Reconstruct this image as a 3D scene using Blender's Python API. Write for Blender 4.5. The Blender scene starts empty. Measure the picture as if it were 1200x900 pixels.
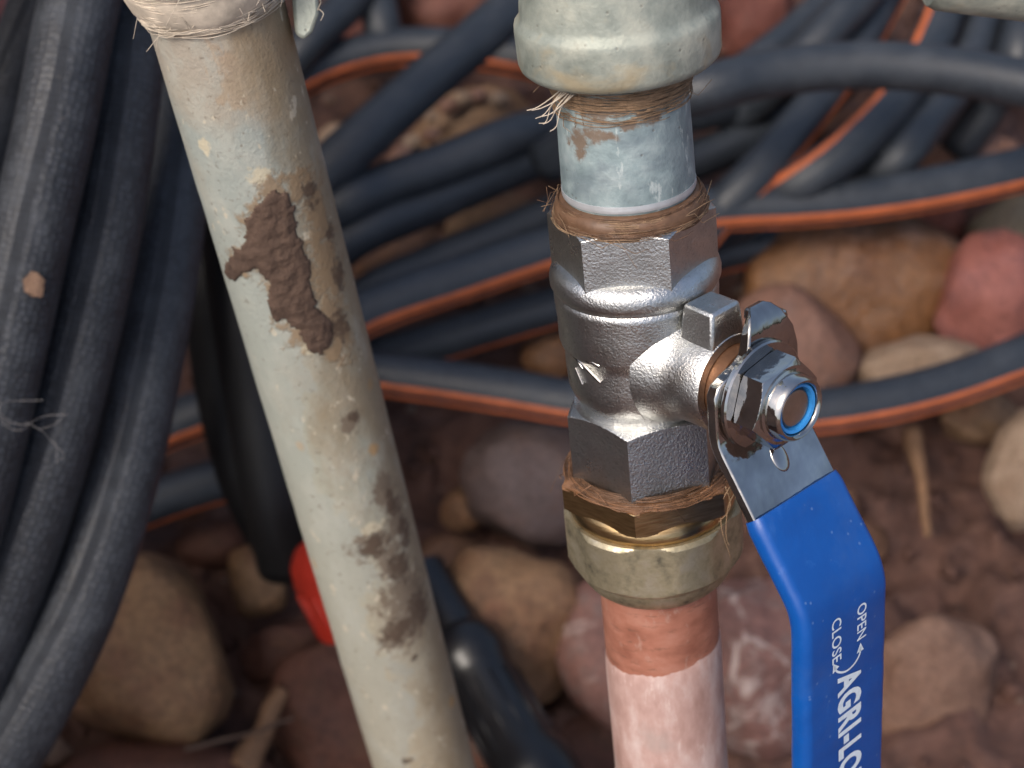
import bpy, math, random
import numpy as np
from mathutils import Matrix, Vector, noise
random.seed(7)
SC = bpy.context.scene
COL = SC.collection
R = math.radians

# ------------------------------------------------------------------ camera, sky, sun, exposure
HFOV = R(32.0)
PITCH = R(55.0)
CAM_Z = 0.62
FW = Vector((0, math.cos(PITCH), -math.sin(PITCH)))
UP = Vector((0, math.sin(PITCH), math.cos(PITCH)))
RT = Vector((1, 0, 0))
CAM = Vector((0, 0, CAM_Z))
cam_data = bpy.data.cameras.new('camera')
cam = bpy.data.objects.new('camera', cam_data)
COL.objects.link(cam)
SC.camera = cam
cam_data.sensor_width = 36.0
cam_data.angle = HFOV
cam_data.clip_start = 0.01
cam_data.clip_end = 500.0
cam_data.dof.use_dof = True
cam_data.dof.focus_distance = 0.318
cam_data.dof.aperture_fstop = 20.0
cam.matrix_world = Matrix(((RT.x, UP.x, -FW.x, CAM.x), (RT.y, UP.y, -FW.y, CAM.y), (RT.z, UP.z, -FW.z, CAM.z), (0, 0, 0, 1)))

SUN_FROM = Vector((-0.50, -0.42, 1.0)).normalized()
world = bpy.data.worlds.new('World')
SC.world = world
world.use_nodes = True
wn = world.node_tree
wn.nodes.clear()
sky = wn.nodes.new('ShaderNodeTexSky')
sky.sky_type = 'NISHITA'
sky.sun_disc = False
sky.sun_elevation = math.asin(SUN_FROM.z)
sky.sun_rotation = math.atan2(SUN_FROM.x, SUN_FROM.y)
sky.air_density = 1.0
sky.dust_density = 6.0
sky.ozone_density = 1.0
bg = wn.nodes.new('ShaderNodeBackground')
bg.inputs['Strength'].default_value = 0.14
wo = wn.nodes.new('ShaderNodeOutputWorld')
wn.links.new(sky.outputs['Color'], bg.inputs['Color'])
wn.links.new(bg.outputs['Background'], wo.inputs['Surface'])

sun_data = bpy.data.lights.new('sun', 'SUN')
sun_data.energy = 1.05
sun_data.angle = R(17)
sun_data.color = (1.0, 0.95, 0.88)
sun = bpy.data.objects.new('sun', sun_data)
COL.objects.link(sun)
sun.rotation_euler = SUN_FROM.to_track_quat('Z', 'Y').to_euler()

SC.view_settings.view_transform = 'Standard'
SC.view_settings.look = 'None'
SC.view_settings.gamma = 1.0
SC.view_settings.use_curve_mapping = False
SC.view_settings.exposure = 0.52

# ------------------------------------------------------------------ placing helpers
K = math.tan(HFOV / 2) / 600.0          # tangent per photo pixel (photo is 1200 wide)


def ray(px, py):
    return RT * ((px - 600) * K) - UP * ((py - 450) * K) + FW


def at(px, py, d):
    "point at depth d (m) in front of the lens"
    return CAM + ray(px, py) * d


def on(px, py, z):
    "point at height z above the soil"
    r = ray(px, py)
    return CAM + r * ((z - CAM_Z) / r.z)


def depth(p):
    return (p - CAM).dot(FW)


def frame(o, x, y, z):
    return Matrix(((x.x, y.x, z.x, o.x), (x.y, y.y, z.y, o.y), (x.z, y.z, z.z, o.z), (0, 0, 0, 1)))


# ------------------------------------------------------------------ objects
def mesh(name, verts, faces, m, parent=None, sharp=35, uvs=None, smooth=True):
    me = bpy.data.meshes.new(name)
    me.from_pydata([tuple(v) for v in verts], [], faces)
    me.update()
    if smooth:
        me.shade_smooth()
        if sharp is not None:
            me.set_sharp_from_angle(angle=R(sharp))
    if uvs is not None:
        l = me.uv_layers.new(name='uv')
        idx = np.empty(len(me.loops), dtype=np.int32)
        me.loops.foreach_get('vertex_index', idx)
        l.data.foreach_set('uv', np.asarray(uvs, dtype=np.float32)[idx].ravel())
    if m is not None:
        me.materials.append(m)
    o = bpy.data.objects.new(name, me)
    COL.objects.link(o)
    if parent is not None:
        o.parent = parent
    return o


def tag(o, label, cat, group=None, kind=None):
    o['label'] = label
    if cat:
        o['category'] = cat
    if group:
        o['group'] = group
    if kind:
        o['kind'] = kind
    return o


def thing(name, label, cat, mw, group=None):
    o = bpy.data.objects.new(name, None)
    COL.objects.link(o)
    o.empty_display_size = 0.01
    o.matrix_world = mw
    return tag(o, label, cat, group)


class MB:
    def __init__(s):
        s.v = []
        s.f = []

    def add(s, v, f):
        n = len(s.v)
        s.v += [tuple(p) for p in v]
        s.f += [tuple(i + n for i in q) for q in f]
        return s

    def build(s, name, m, parent=None, **k):
        return mesh(name, s.v, s.f, m, parent, **k)


def polar(stations, rf, n=96, cap0=True, cap1=True, a0=0.0, M=None):
    "surface of r = rf(theta, station index); stations are heights"
    v, f = [], []
    for i, z in enumerate(stations):
        for j in range(n):
            t = a0 + 2 * math.pi * j / n
            r = rf(t, i)
            v.append(Vector((r * math.cos(t), r * math.sin(t), z)))
    k = len(stations)
    for i in range(k - 1):
        for j in range(n):
            a, b = i * n + j, i * n + (j + 1) % n
            f.append((a, b, b + n, a + n))
    if cap0:
        f.append(tuple(range(n - 1, -1, -1)))
    if cap1:
        f.append(tuple((k - 1) * n + j for j in range(n)))
    if M is not None:
        v = [M @ p for p in v]
    return v, f


def lathe(prof, n=96, wob=0.0, M=None, seed=0.0, caps=True):
    "prof: list of (z, r)"
    def rf(t, i):
        z, r = prof[i]
        if wob:
            return r + wob * noise.noise(Vector((math.cos(t) * 2.2, math.sin(t) * 2.2, z * 220 + seed)))
        return r
    return polar([p[0] for p in prof], rf, n, caps, caps, M=M)


def hexr(t, Rc, a0, k=6):
    s = 2 * math.pi / k
    u = ((t - a0) % s) - s / 2
    return Rc * math.cos(s / 2) / math.cos(u)


def hexnut(z0, z1, Rc, a0, ch0, ch1, cs=0.55, n=120, M=None, k=6, rmax=9.0):
    "hex prism whose corners are turned off by cones: ch = radius at the end face"
    zs = []
    N = 10
    h0 = max(0, (Rc - ch0)) * cs
    h1 = max(0, (Rc - ch1)) * cs
    for i in range(N + 1):
        zs.append(z0 + h0 * i / N)
    for i in range(N + 1):
        zs.append(z1 - h1 * (1 - i / N))

    def rf(t, i):
        z = zs[i]
        r = min(rmax, hexr(t, Rc, a0, k))
        if h0 > 0:
            r = min(r, ch0 + (z - z0) / cs)
        if h1 > 0:
            r = min(r, ch1 + (z1 - z) / cs)
        return r
    return polar(zs, rf, n, a0=a0, M=M)


def crom(pts, n):
    "Catmull-Rom resample to n points of about even spacing"
    P = [Vector(p) for p in pts]
    P = [P[0] * 2 - P[1]] + P + [P[-1] * 2 - P[-2]]
    out = []
    for i in range(1, len(P) - 2):
        p0, p1, p2, p3 = P[i - 1], P[i], P[i + 1], P[i + 2]
        for j in range(24):
            t = j / 24
            out.append(0.5 * (2 * p1 + (p2 - p0) * t + (2 * p0 - 5 * p1 + 4 * p2 - p3) * t * t + (3 * p1 - p0 - 3 * p2 + p3) * t ** 3))
    out.append(P[-2])
    d = [0.0]
    for a, b in zip(out, out[1:]):
        d.append(d[-1] + (b - a).length)
    L = d[-1]
    res, k = [], 0
    for i in range(n):
        s = L * i / (n - 1)
        while k < len(d) - 2 and d[k + 1] < s:
            k += 1
        u = (s - d[k]) / max(1e-9, d[k + 1] - d[k])
        res.append(out[k].lerp(out[k + 1], min(1, u)))
    return res, L


def frames(P, ref):
    "unit tangent, and ref made square to it, at each point"
    out = []
    for i in range(len(P)):
        t = (P[min(i + 1, len(P) - 1)] - P[max(i - 1, 0)]).normalized()
        r = ref(i / (len(P) - 1)) if callable(ref) else ref
        a = (r - t * r.dot(t)).normalized()
        out.append((t, a, t.cross(a)))
    return out


def tube(P, rad, ns, ref=Vector((0, 0, 1)), caps=True):
    fr = frames(P, ref)
    v, f, uv = [], [], []
    L = 0.0
    for i, p in enumerate(P):
        if i:
            L += (p - P[i - 1]).length
        r = rad(i / (len(P) - 1)) if callable(rad) else rad
        t, a, b = fr[i]
        for j in range(ns):
            q = 2 * math.pi * j / ns
            v.append(p + (a * math.cos(q) + b * math.sin(q)) * r)
            uv.append((j / ns if j < ns else 1.0, L))
    for i in range(len(P) - 1):
        for j in range(ns):
            a_, b_ = i * ns + j, i * ns + (j + 1) % ns
            f.append((a_, b_, b_ + ns, a_ + ns))
    if caps:
        f.append(tuple(range(ns - 1, -1, -1)))
        f.append(tuple((len(P) - 1) * ns + j for j in range(ns)))
    return v, f, uv


def ico(n):
    import bmesh
    bm = bmesh.new()
    bmesh.ops.create_icosphere(bm, subdivisions=n, radius=1.0)
    v = [x.co.copy() for x in bm.verts]
    f = [tuple(q.index for q in x.verts) for x in bm.faces]
    bm.free()
    return v, f


# ------------------------------------------------------------------ materials
class NT:
    def __init__(s, name):
        s.m = bpy.data.materials.new(name)
        s.m.use_nodes = True
        s.t = s.m.node_tree
        s.t.nodes.clear()
        s.out = s.t.nodes.new('ShaderNodeOutputMaterial')
        s.b = s.t.nodes.new('ShaderNodeBsdfPrincipled')
        s.t.links.new(s.b.outputs[0], s.out.inputs[0])
        s.tc = s.t.nodes.new('ShaderNodeTexCoord')

    def n(s, kind, **kw):
        x = s.t.nodes.new(kind)
        for k, val in kw.items():
            setattr(x, k, val)
        return x

    def put(s, sock, val):
        if isinstance(val, bpy.types.NodeSocket):
            s.t.links.new(val, sock)
        elif isinstance(val, (tuple, list)) and len(val) == 3 and sock.type == 'RGBA':
            sock.default_value = (*val, 1)
        else:
            sock.default_value = val

    def set(s, **kw):
        for k, val in kw.items():
            s.put(s.b.inputs[k.replace('_', ' ')], val)
        return s

    def map(s, scale=(1, 1, 1), loc=(0, 0, 0), src='Object', rot=(0, 0, 0)):
        x = s.n('ShaderNodeMapping')
        s.t.links.new(s.tc.outputs[src], x.inputs[0])
        x.inputs['Scale'].default_value = scale
        x.inputs['Location'].default_value = loc
        x.inputs['Rotation'].default_value = rot
        return x.outputs[0]

    def noise(s, scale, detail=4, rough=0.55, vec=None, dist=0.0):
        x = s.n('ShaderNodeTexNoise')
        x.inputs['Scale'].default_value = scale
        x.inputs['Detail'].default_value = detail
        x.inputs['Roughness'].default_value = rough
        x.inputs['Distortion'].default_value = dist
        s.t.links.new(vec if vec is not None else s.tc.outputs['Object'], x.inputs['Vector'])
        return x.outputs[0]

    def voro(s, scale, vec=None, feature='F1', out='Distance', rnd=1.0):
        x = s.n('ShaderNodeTexVoronoi', feature=feature)
        x.inputs['Scale'].default_value = scale
        x.inputs['Randomness'].default_value = rnd
        s.t.links.new(vec if vec is not None else s.tc.outputs['Object'], x.inputs['Vector'])
        return x.outputs[out]

    def ramp(s, fac, stops, interp='LINEAR'):
        x = s.n('ShaderNodeValToRGB')
        x.color_ramp.interpolation = interp
        el = x.color_ramp.elements
        while len(el) < len(stops):
            el.new(0.5)
        for e, (p, c) in zip(el, stops):
            e.position = p
            e.color = (c, c, c, 1) if isinstance(c, (int, float)) else (*c, 1)
        s.t.links.new(fac, x.inputs[0])
        return x.outputs[0]

    def mix(s, fac, a, b, mode='MIX'):
        x = s.n('ShaderNodeMix', data_type='RGBA', blend_type=mode)
        s.put(x.inputs[0], fac)
        s.put(x.inputs[6], a)
        s.put(x.inputs[7], b)
        return x.outputs[2]

    def math(s, op, a, b=0.0, clamp=False):
        x = s.n('ShaderNodeMath', operation=op, use_clamp=clamp)
        s.put(x.inputs[0], a)
        s.put(x.inputs[1], b)
        if op == 'SMOOTH_MIN':
            x.inputs[2].default_value = 0.5
        return x.outputs[0]

    def bump(s, h, dist, strength=1.0, prev=None):
        x = s.n('ShaderNodeBump')
        x.inputs['Distance'].default_value = dist
        x.inputs['Strength'].default_value = strength
        s.t.links.new(h, x.inputs['Height'])
        if prev is not None:
            s.t.links.new(prev, x.inputs['Normal'])
        return x.outputs[0]

    def stains(s, base, blobs, color, seed=0.0, wob=2.0, soft=0.3, amt=0.9, nsc=430):
        "irregular marks: blobs are (centre, half width, half length) on the object's surface, length along z"
        nz = s.math('SUBTRACT', s.noise(nsc, 6, 0.66, vec=s.map((1, 1, 1), (seed, seed * 2, 1 - seed))), 0.5)
        tot = None
        for (c, rw, rl) in blobs:
            v1 = s.n('ShaderNodeVectorMath', operation='SUBTRACT')
            s.t.links.new(s.tc.outputs['Object'], v1.inputs[0])
            v1.inputs[1].default_value = c
            v2 = s.n('ShaderNodeVectorMath', operation='MULTIPLY')
            s.t.links.new(v1.outputs[0], v2.inputs[0])
            v2.inputs[1].default_value = (1 / rw, 1 / rw, 1 / rl)
            v3 = s.n('ShaderNodeVectorMath', operation='LENGTH')
            s.t.links.new(v2.outputs[0], v3.inputs[0])
            tot = v3.outputs['Value'] if tot is None else s.math('SMOOTH_MIN', tot, v3.outputs['Value'])
        d = s.math('ADD', tot, s.math('MULTIPLY', nz, wob * 2))
        x = s.n('ShaderNodeMapRange', interpolation_type='SMOOTHSTEP')
        s.t.links.new(d, x.inputs[0])
        x.inputs[1].default_value = 1.0 + soft
        x.inputs[2].default_value = 1.0 - soft
        x.inputs[3].default_value = 0.0
        x.inputs[4].default_value = amt
        return s.mix(x.outputs[0], base, color), x.outputs[0]

    def sep(s, vec):
        x = s.n('ShaderNodeSeparateXYZ')
        s.t.links.new(vec, x.inputs[0])
        return x.outputs


def m_nickel():
    t = NT('cast_nickel')
    g = t.noise(2100, 3, 0.6)
    big = t.noise(170, 4)
    st = t.noise(75, 4, 0.6)
    c = t.ramp(big, [(0.3, (0.43, 0.435, 0.425)), (0.7, (0.66, 0.665, 0.65))])
    c = t.mix(t.ramp(st, [(0.56, 0.0), (0.72, 0.6)]), c, (0.30, 0.255, 0.20))
    sp = t.ramp(g, [(0.30, 0.72), (0.44, 1.0)])
    t.set(Base_Color=t.mix(1.0, c, sp, 'MULTIPLY'), Metallic=1.0,
          Roughness=t.ramp(big, [(0.3, 0.36), (0.7, 0.26)]),
          Normal=t.bump(g, 0.00022, 0.65, t.bump(big, 0.0004, 0.3)))
    return t.m


def m_chrome(dark=False):
    t = NT('chrome')
    n1 = t.noise(90, 3)
    n2 = t.noise(700, 3)
    t.set(Base_Color=t.ramp(n1, [(0.3, (0.30, 0.29, 0.275)), (0.7, (0.52, 0.505, 0.48))]), Metallic=1.0,
          Roughness=t.ramp(n2, [(0.3, 0.04), (0.75, 0.14)]),
          Normal=t.bump(n2, 0.00010, 0.35, t.bump(n1, 0.0014, 0.4)))
    return t.m


def m_brass():
    t = NT('dull_brass')
    n1 = t.noise(210, 5, 0.65)
    n2 = t.noise(900, 3)
    c = t.ramp(n1, [(0.30, (0.07, 0.065, 0.05)), (0.40, (0.27, 0.24, 0.165)), (0.52, (0.43, 0.375, 0.25)), (0.68, (0.55, 0.50, 0.38))])
    t.set(Base_Color=c, Metallic=0.8, Roughness=t.ramp(n1, [(0.3, 0.6), (0.7, 0.36)]), Normal=t.bump(n2, 0.0002, 0.4))
    return t.m


def m_brass_bright():
    t = NT('bright_brass')
    n2 = t.noise(260, 3, vec=t.map((1, 1, 8)))
    t.set(Base_Color=t.ramp(n2, [(0.3, (0.42, 0.27, 0.12)), (0.7, (0.66, 0.47, 0.24))]), Metallic=1.0, Roughness=0.28, Normal=t.bump(n2, 0.0002, 0.3))
    return t.m


def m_galv(name, blue=False, B=None):
    t = NT(name)
    n1 = t.noise(140, 5, 0.6)
    n2 = t.noise(60, 4, 0.6, dist=0.6)
    n3 = t.noise(1300, 3)
    if blue:
        c = t.ramp(n1, [(0.3, (0.15, 0.205, 0.215)), (0.5, (0.27, 0.345, 0.355)), (0.72, (0.42, 0.49, 0.49))])
        c = t.mix(t.ramp(n2, [(0.50, 0.0), (0.60, 0.6)]), c, (0.14, 0.18, 0.205))
        sk_ = t.noise(300, 5, 0.7, vec=t.map((1, 1, 0.35)))
        c = t.mix(t.ramp(sk_, [(0.60, 0.0), (0.66, 0.8)]), c, (0.50, 0.56, 0.55))
    else:
        c = t.ramp(n1, [(0.30, (0.17, 0.195, 0.17)), (0.5, (0.28, 0.305, 0.265)), (0.68, (0.40, 0.41, 0.345))])
        c = t.mix(t.ramp(n2, [(0.54, 0.0), (0.66, 0.6)]), c, (0.42, 0.33, 0.19))
        gr = t.noise(480, 5, 0.7)
        c = t.mix(t.ramp(gr, [(0.58, 0.0), (0.72, 0.3)]), c, (0.15, 0.145, 0.115))
    if B:
        c, _ = t.stains(c, B, (0.17, 0.105, 0.062), 6.0, soft=0.5, amt=0.85, wob=2.2, nsc=420)
    sp = t.voro(420)
    c = t.mix(t.ramp(sp, [(0.05, 0.55), (0.12, 0.0)]), c, (0.12, 0.11, 0.09))
    pit = t.ramp(sp, [(0.0, 0.0), (0.16, 1.0)])
    t.set(Base_Color=c, Metallic=0.25, Roughness=t.ramp(n1, [(0.3, 0.42), (0.7, 0.6)]),
          Normal=t.bump(pit, 0.0003, 0.35, t.bump(n3, 0.00018, 0.5, t.bump(n1, 0.0006, 0.5))))
    return t.m


def m_old_pipe(L, B):
    "weathered zinc: tan near the fitting, grey-green in the middle, cream lower down (z runs down the pipe)"
    t = NT('weathered_zinc_pipe')
    z = t.sep(t.map((1, 1, 1)))[2]
    w = t.noise(95, 4, 0.6)
    zz = t.math('ADD', t.math('MULTIPLY', z, 1 / L), t.math('MULTIPLY', t.math('SUBTRACT', w, 0.5), 0.10))
    base = t.ramp(zz, [(0.0, (0.36, 0.28, 0.20)), (0.03, (0.35, 0.285, 0.205)), (0.065, (0.29, 0.315, 0.28)), (0.42, (0.335, 0.345, 0.285)),
                       (0.66, (0.38, 0.36, 0.28)), (1.0, (0.38, 0.32, 0.225))])
    st = t.noise(48, 6, 0.62, vec=t.map((1, 1, 0.6)))
    pale = t.noise(120, 6, 0.66, vec=t.map((1, 1, 0.6), (3, 1, 2)))
    c = t.mix(t.ramp(pale, [(0.48, 0.0), (0.64, 0.6)]), base, (0.45, 0.44, 0.37))
    c = t.mix(t.ramp(st, [(0.52, 0.0), (0.70, 0.6)]), c, (0.30, 0.235, 0.15))
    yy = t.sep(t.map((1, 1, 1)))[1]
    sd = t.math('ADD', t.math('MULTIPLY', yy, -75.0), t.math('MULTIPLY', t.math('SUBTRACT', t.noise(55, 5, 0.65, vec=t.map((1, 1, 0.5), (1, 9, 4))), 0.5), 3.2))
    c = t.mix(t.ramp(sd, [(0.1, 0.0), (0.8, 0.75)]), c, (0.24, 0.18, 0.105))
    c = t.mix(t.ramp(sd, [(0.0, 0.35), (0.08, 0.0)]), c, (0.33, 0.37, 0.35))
    fl = t.noise(330, 4, 0.6, vec=t.map((1, 1, 0.7), (7, 3, 1)))
    c = t.mix(t.ramp(fl, [(0.64, 0.0), (0.68, 0.7)]), c, (0.56, 0.50, 0.38))
    sp = t.noise(640, 5, 0.65)
    c = t.mix(t.ramp(sp, [(0.60, 0.0), (0.70, 0.65)]), c, (0.13, 0.10, 0.07))
    rs = t.voro(60, t.map((1, 1, 0.8), (2, 2, 5)))
    c = t.mix(t.ramp(rs, [(0.05, 0.8), (0.13, 0.0)]), c, (0.45, 0.25, 0.08))
    c, _ = t.stains(c, B['cream'], (0.52, 0.47, 0.34), 1.0, soft=0.3)
    c, _ = t.stains(c, B['gold'], (0.46, 0.26, 0.09), 2.0, soft=0.6, wob=1.2, amt=0.7)
    c, m1 = t.stains(c, B['tan'], (0.25, 0.17, 0.095), 3.0, soft=0.45, amt=0.85)
    c, _ = t.stains(c, B['grey'], (0.165, 0.125, 0.088), 4.0, soft=0.4, amt=0.88)
    c, m2 = t.stains(c, B['dark'], (0.085, 0.056, 0.038), 5.0, soft=0.45, amt=0.85, wob=2.4)
    g = t.noise(900, 5, 0.65)
    t.set(Base_Color=c, Metallic=0.0, Roughness=t.ramp(st, [(0.3, 0.5), (0.7, 0.72)]),
          Normal=t.bump(m2, 0.0005, 0.6, t.bump(m1, 0.0004, 0.6, t.bump(g, 0.0003, 0.7, t.bump(pale, 0.0008, 0.7)))))
    return t.m


def m_copper():
    t = NT('copper')
    n1 = t.noise(120, 5, 0.6, vec=t.map((1, 1, 1.8)))
    n2 = t.noise(900, 4)
    c = t.ramp(n1, [(0.28, (0.30, 0.115, 0.075)), (0.5, (0.44, 0.185, 0.125)), (0.75, (0.53, 0.27, 0.20))])
    sc = t.noise(200, 5, 0.7, vec=t.map((1, 1, 5)))
    c = t.mix(t.ramp(sc, [(0.57, 0.0), (0.66, 0.75)]), c, (0.20, 0.10, 0.07))
    ch = t.noise(340, 5, 0.7, vec=t.map((1, 1, 0.5)))
    c = t.mix(t.ramp(ch, [(0.58, 0.0), (0.68, 0.45)]), c, (0.55, 0.38, 0.31))
    t.set(Base_Color=c, Metallic=0.3, Roughness=0.5, Normal=t.bump(n2, 0.00012, 0.4))
    return t.m


def m_pinkcoat():
    t = NT('pale_pink_film')
    n1 = t.noise(130, 5, 0.65, vec=t.map((1.4, 1.4, 0.6)))
    n2 = t.noise(900, 4)
    c = t.ramp(n1, [(0.30, (0.34, 0.205, 0.175)), (0.5, (0.46, 0.305, 0.27)), (0.70, (0.57, 0.45, 0.42))])
    sc = t.noise(420, 4, 0.7, vec=t.map((1, 1, 0.25)))
    c = t.mix(t.ramp(sc, [(0.60, 0.0), (0.70, 0.6)]), c, (0.70, 0.58, 0.54))
    c = t.mix(t.ramp(t.noise(70, 4), [(0.58, 0.0), (0.75, 0.5)]), c, (0.36, 0.33, 0.31))
    t.set(Base_Color=c, Roughness=0.55, Normal=t.bump(n2, 0.0002, 0.5))
    return t.m


def m_hose(name, dust=0.3, braid=False, rough=0.0, base=(0.0145, 0.0185, 0.0245)):
    t = NT(name)
    n1 = t.noise(70, 5, 0.65)
    n2 = t.noise(600, 4, 0.6)
    c = t.ramp(n2, [(0.3, base), (0.75, tuple(x * 1.9 for x in base))])
    c = t.mix(t.ramp(n1, [(0.48, 0.0), (0.75, dust)]), c, (0.058, 0.066, 0.078))
    nm = t.bump(n2, 0.0003, 0.35)
    if braid:
        vec = t.map((34, 620, 1), src='UV', rot=(0, 0, 0))
        w1 = t.voro(1.0, vec, rnd=0.45)
        nm = t.bump(w1, 0.0006, 0.55, nm)
        c = t.mix(t.ramp(w1, [(0.1, 0.5), (0.5, 0.0)]), c, (0.06, 0.068, 0.085))
        sp = t.noise(210, 3, 0.7)
        c = t.mix(t.ramp(sp, [(0.68, 0.0), (0.78, 0.3)]), c, (0.16, 0.14, 0.125))
    t.set(Base_Color=c, Roughness=t.ramp(n1, [(0.35, 0.44 + rough), (0.7, 0.62 + rough)]), Normal=nm)
    t.b.inputs['Specular IOR Level'].default_value = 0.55
    return t.m


def m_plain(name, c, rough=0.5, metal=0.0, var=0.25, sc=150, bumpd=0.0002, bs=600):
    t = NT(name)
    n1 = t.noise(sc, 4, 0.6)
    n2 = t.noise(bs, 4)
    t.set(Base_Color=t.ramp(n1, [(0.25, tuple(x * (1 - var) for x in c)), (0.75, tuple(min(1, x * (1 + var)) for x in c))]),
          Metallic=metal, Roughness=rough, Normal=t.bump(n2, bumpd, 0.5))
    return t.m


def m_vinyl():
    t = NT('blue_vinyl')
    n1 = t.noise(60, 4, 0.6)
    n2 = t.noise(420, 5, 0.6)
    sc = t.noise(230, 6, 0.7, vec=t.map((1.5, 1, 0.35)))
    c = t.ramp(n1, [(0.3, (0.0015, 0.058, 0.27)), (0.7, (0.002, 0.078, 0.34))])
    c = t.mix(t.ramp(sc, [(0.60, 0.0), (0.74, 0.4)]), c, (0.03, 0.13, 0.42))
    fs = t.voro(330)
    c = t.mix(t.ramp(fs, [(0.06, 0.35), (0.12, 0.0)]), c, (0.16, 0.26, 0.48))
    du = t.noise(35, 6, 0.7)
    c = t.mix(t.ramp(du, [(0.5, 0.0), (0.75, 0.22)]), c, (0.10, 0.14, 0.24))
    t.set(Base_Color=c, Roughness=t.ramp(n2, [(0.3, 0.34), (0.7, 0.46)]), Normal=t.bump(n2, 0.0002, 0.3))
    return t.m


def m_mud(name, a, b, rough=0.9):
    t = NT(name)
    n1 = t.noise(260, 5, 0.65)
    n2 = t.noise(700, 5, 0.65)
    t.set(Base_Color=t.ramp(n1, [(0.3, a), (0.7, b)]), Roughness=rough, Normal=t.bump(n2, 0.0008, 0.7, t.bump(n1, 0.0008, 0.6)))
    return t.m


def m_soil():
    t = NT('damp_red_brown_soil')
    n1 = t.noise(14, 6, 0.65)
    n2 = t.noise(90, 6, 0.65)
    n3 = t.noise(320, 5, 0.7)
    c = t.ramp(n2, [(0.28, (0.040, 0.016, 0.011)), (0.5, (0.120, 0.056, 0.039)), (0.72, (0.20, 0.108, 0.080))])
    c = t.mix(t.ramp(n1, [(0.4, 0.0), (0.7, 0.5)]), c, (0.04, 0.023, 0.019))
    sp = t.voro(260)
    c = t.mix(t.ramp(sp, [(0.08, 0.6), (0.16, 0.0)]), c, (0.22, 0.16, 0.13))
    t.set(Base_Color=c, Roughness=t.ramp(n2, [(0.3, 0.6), (0.7, 0.9)]), Normal=t.bump(n3, 0.002, 0.7, t.bump(n2, 0.006, 0.6)))
    return t.m


def m_rock(name, a, b, c3, amt=0.5, sc=42.0, rough=0.62, seed=0.0, vein=None):
    t = NT(name)
    v = t.map((1, 1, 1), (seed, seed * 1.7, -seed))
    n1 = t.noise(sc, 6, 0.6, vec=v, dist=0.4)
    n2 = t.noise(sc * 2.3, 6, 0.65, vec=v)
    n3 = t.noise(sc * 13, 5, 0.65, vec=v)
    c = t.ramp(n1, [(0.36, a), (0.60, b)])
    c = t.mix(t.ramp(n2, [(0.50, 0.0), (0.66, amt)]), c, c3)
    c = t.mix(1.0, c, t.ramp(n3, [(0.28, 0.36), (0.6, 0.72)]), 'MULTIPLY')
    if vein:
        n4 = t.noise(sc * 1.3, 5, 0.6, vec=t.map((1, 1, 1), (seed + 5, 2, seed)), dist=1.2)
        c = t.mix(t.ramp(n4, [(0.55, 0.0), (0.64, 0.8)]), c, vein)
    t.set(Base_Color=c, Roughness=t.ramp(n2, [(0.3, rough - 0.12), (0.7, rough + 0.12)]), Normal=t.bump(n3, 0.0016, 0.7, t.bump(n2, 0.005, 0.5)))
    return t.m


MAT = dict(
    nickel=m_nickel(), chrome=m_chrome(), brass=m_brass(), brass2=m_brass_bright(),
    galv=m_galv('grey_galvanised_iron'), copper=m_copper(), pink=m_pinkcoat(),
    hose=m_hose('black_hose_rubber', 0.45), hose_dusty=m_hose('dusty_black_hose_rubber', 0.7, True, 0.10, (0.012, 0.0142, 0.0185)),
    hose_shade=m_plain('shade_black_hose_rubber', (0.0045, 0.005, 0.006), 0.6, var=0.3),  # deep shade put into a blacker copy of the hose rubber
    hose_mid=m_hose('black_hose_rubber_scuffed', 0.5, True, 0.10, (0.0105, 0.0125, 0.0165)),
    orange=m_plain('orange_stripe', (0.46, 0.115, 0.036), 0.55, var=0.3, sc=110),
    vinyl=m_vinyl(), white=m_plain('white_print', (0.66, 0.74, 0.80), 0.5, var=0.10, sc=900),
    nylon=m_plain('blue_nylon', (0.03, 0.22, 0.55), 0.35), bolt=m_plain('stem_brass', (0.42, 0.33, 0.26), 0.38, 1.0),
    hemp=m_plain('hemp_fibre', (0.21, 0.135, 0.078), 0.75, var=0.45, sc=240), hempd=m_plain('hemp_fibre_resin', (0.115, 0.062, 0.034), 0.5, var=0.5, sc=260),
    hempp=m_plain('pale_hemp_fibre', (0.52, 0.45, 0.36), 0.8, var=0.3, sc=240),
    rust=m_plain('hemp_resin_crust', (0.185, 0.092, 0.046), 0.5, var=0.6, sc=230, bumpd=0.0006, bs=500),
    gland=m_plain('gland_brass', (0.26, 0.13, 0.07), 0.45, 0.8),
    soil=m_soil(), mud=m_mud('dark_dried_mud', (0.060, 0.036, 0.025), (0.115, 0.072, 0.050)),
    mud2=m_mud('thin_tan_mud', (0.21, 0.14, 0.08), (0.31, 0.235, 0.15)), mud3=m_mud('grey_brown_mud', (0.10, 0.072, 0.05), (0.19, 0.145, 0.105)),
    red=m_plain('red_plastic', (0.50, 0.035, 0.018), 0.4, var=0.15), black=m_plain('black_plastic', (0.006, 0.0065, 0.008), 0.33, var=0.3),
    straw=m_plain('dry_straw', (0.21, 0.115, 0.06), 0.75, var=0.35, sc=120), web=m_plain('cobweb_silk', (0.22, 0.21, 0.21), 0.8),
    foil=m_plain('silver_metal', (0.55, 0.57, 0.59), 0.4, 0.5),
)

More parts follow.
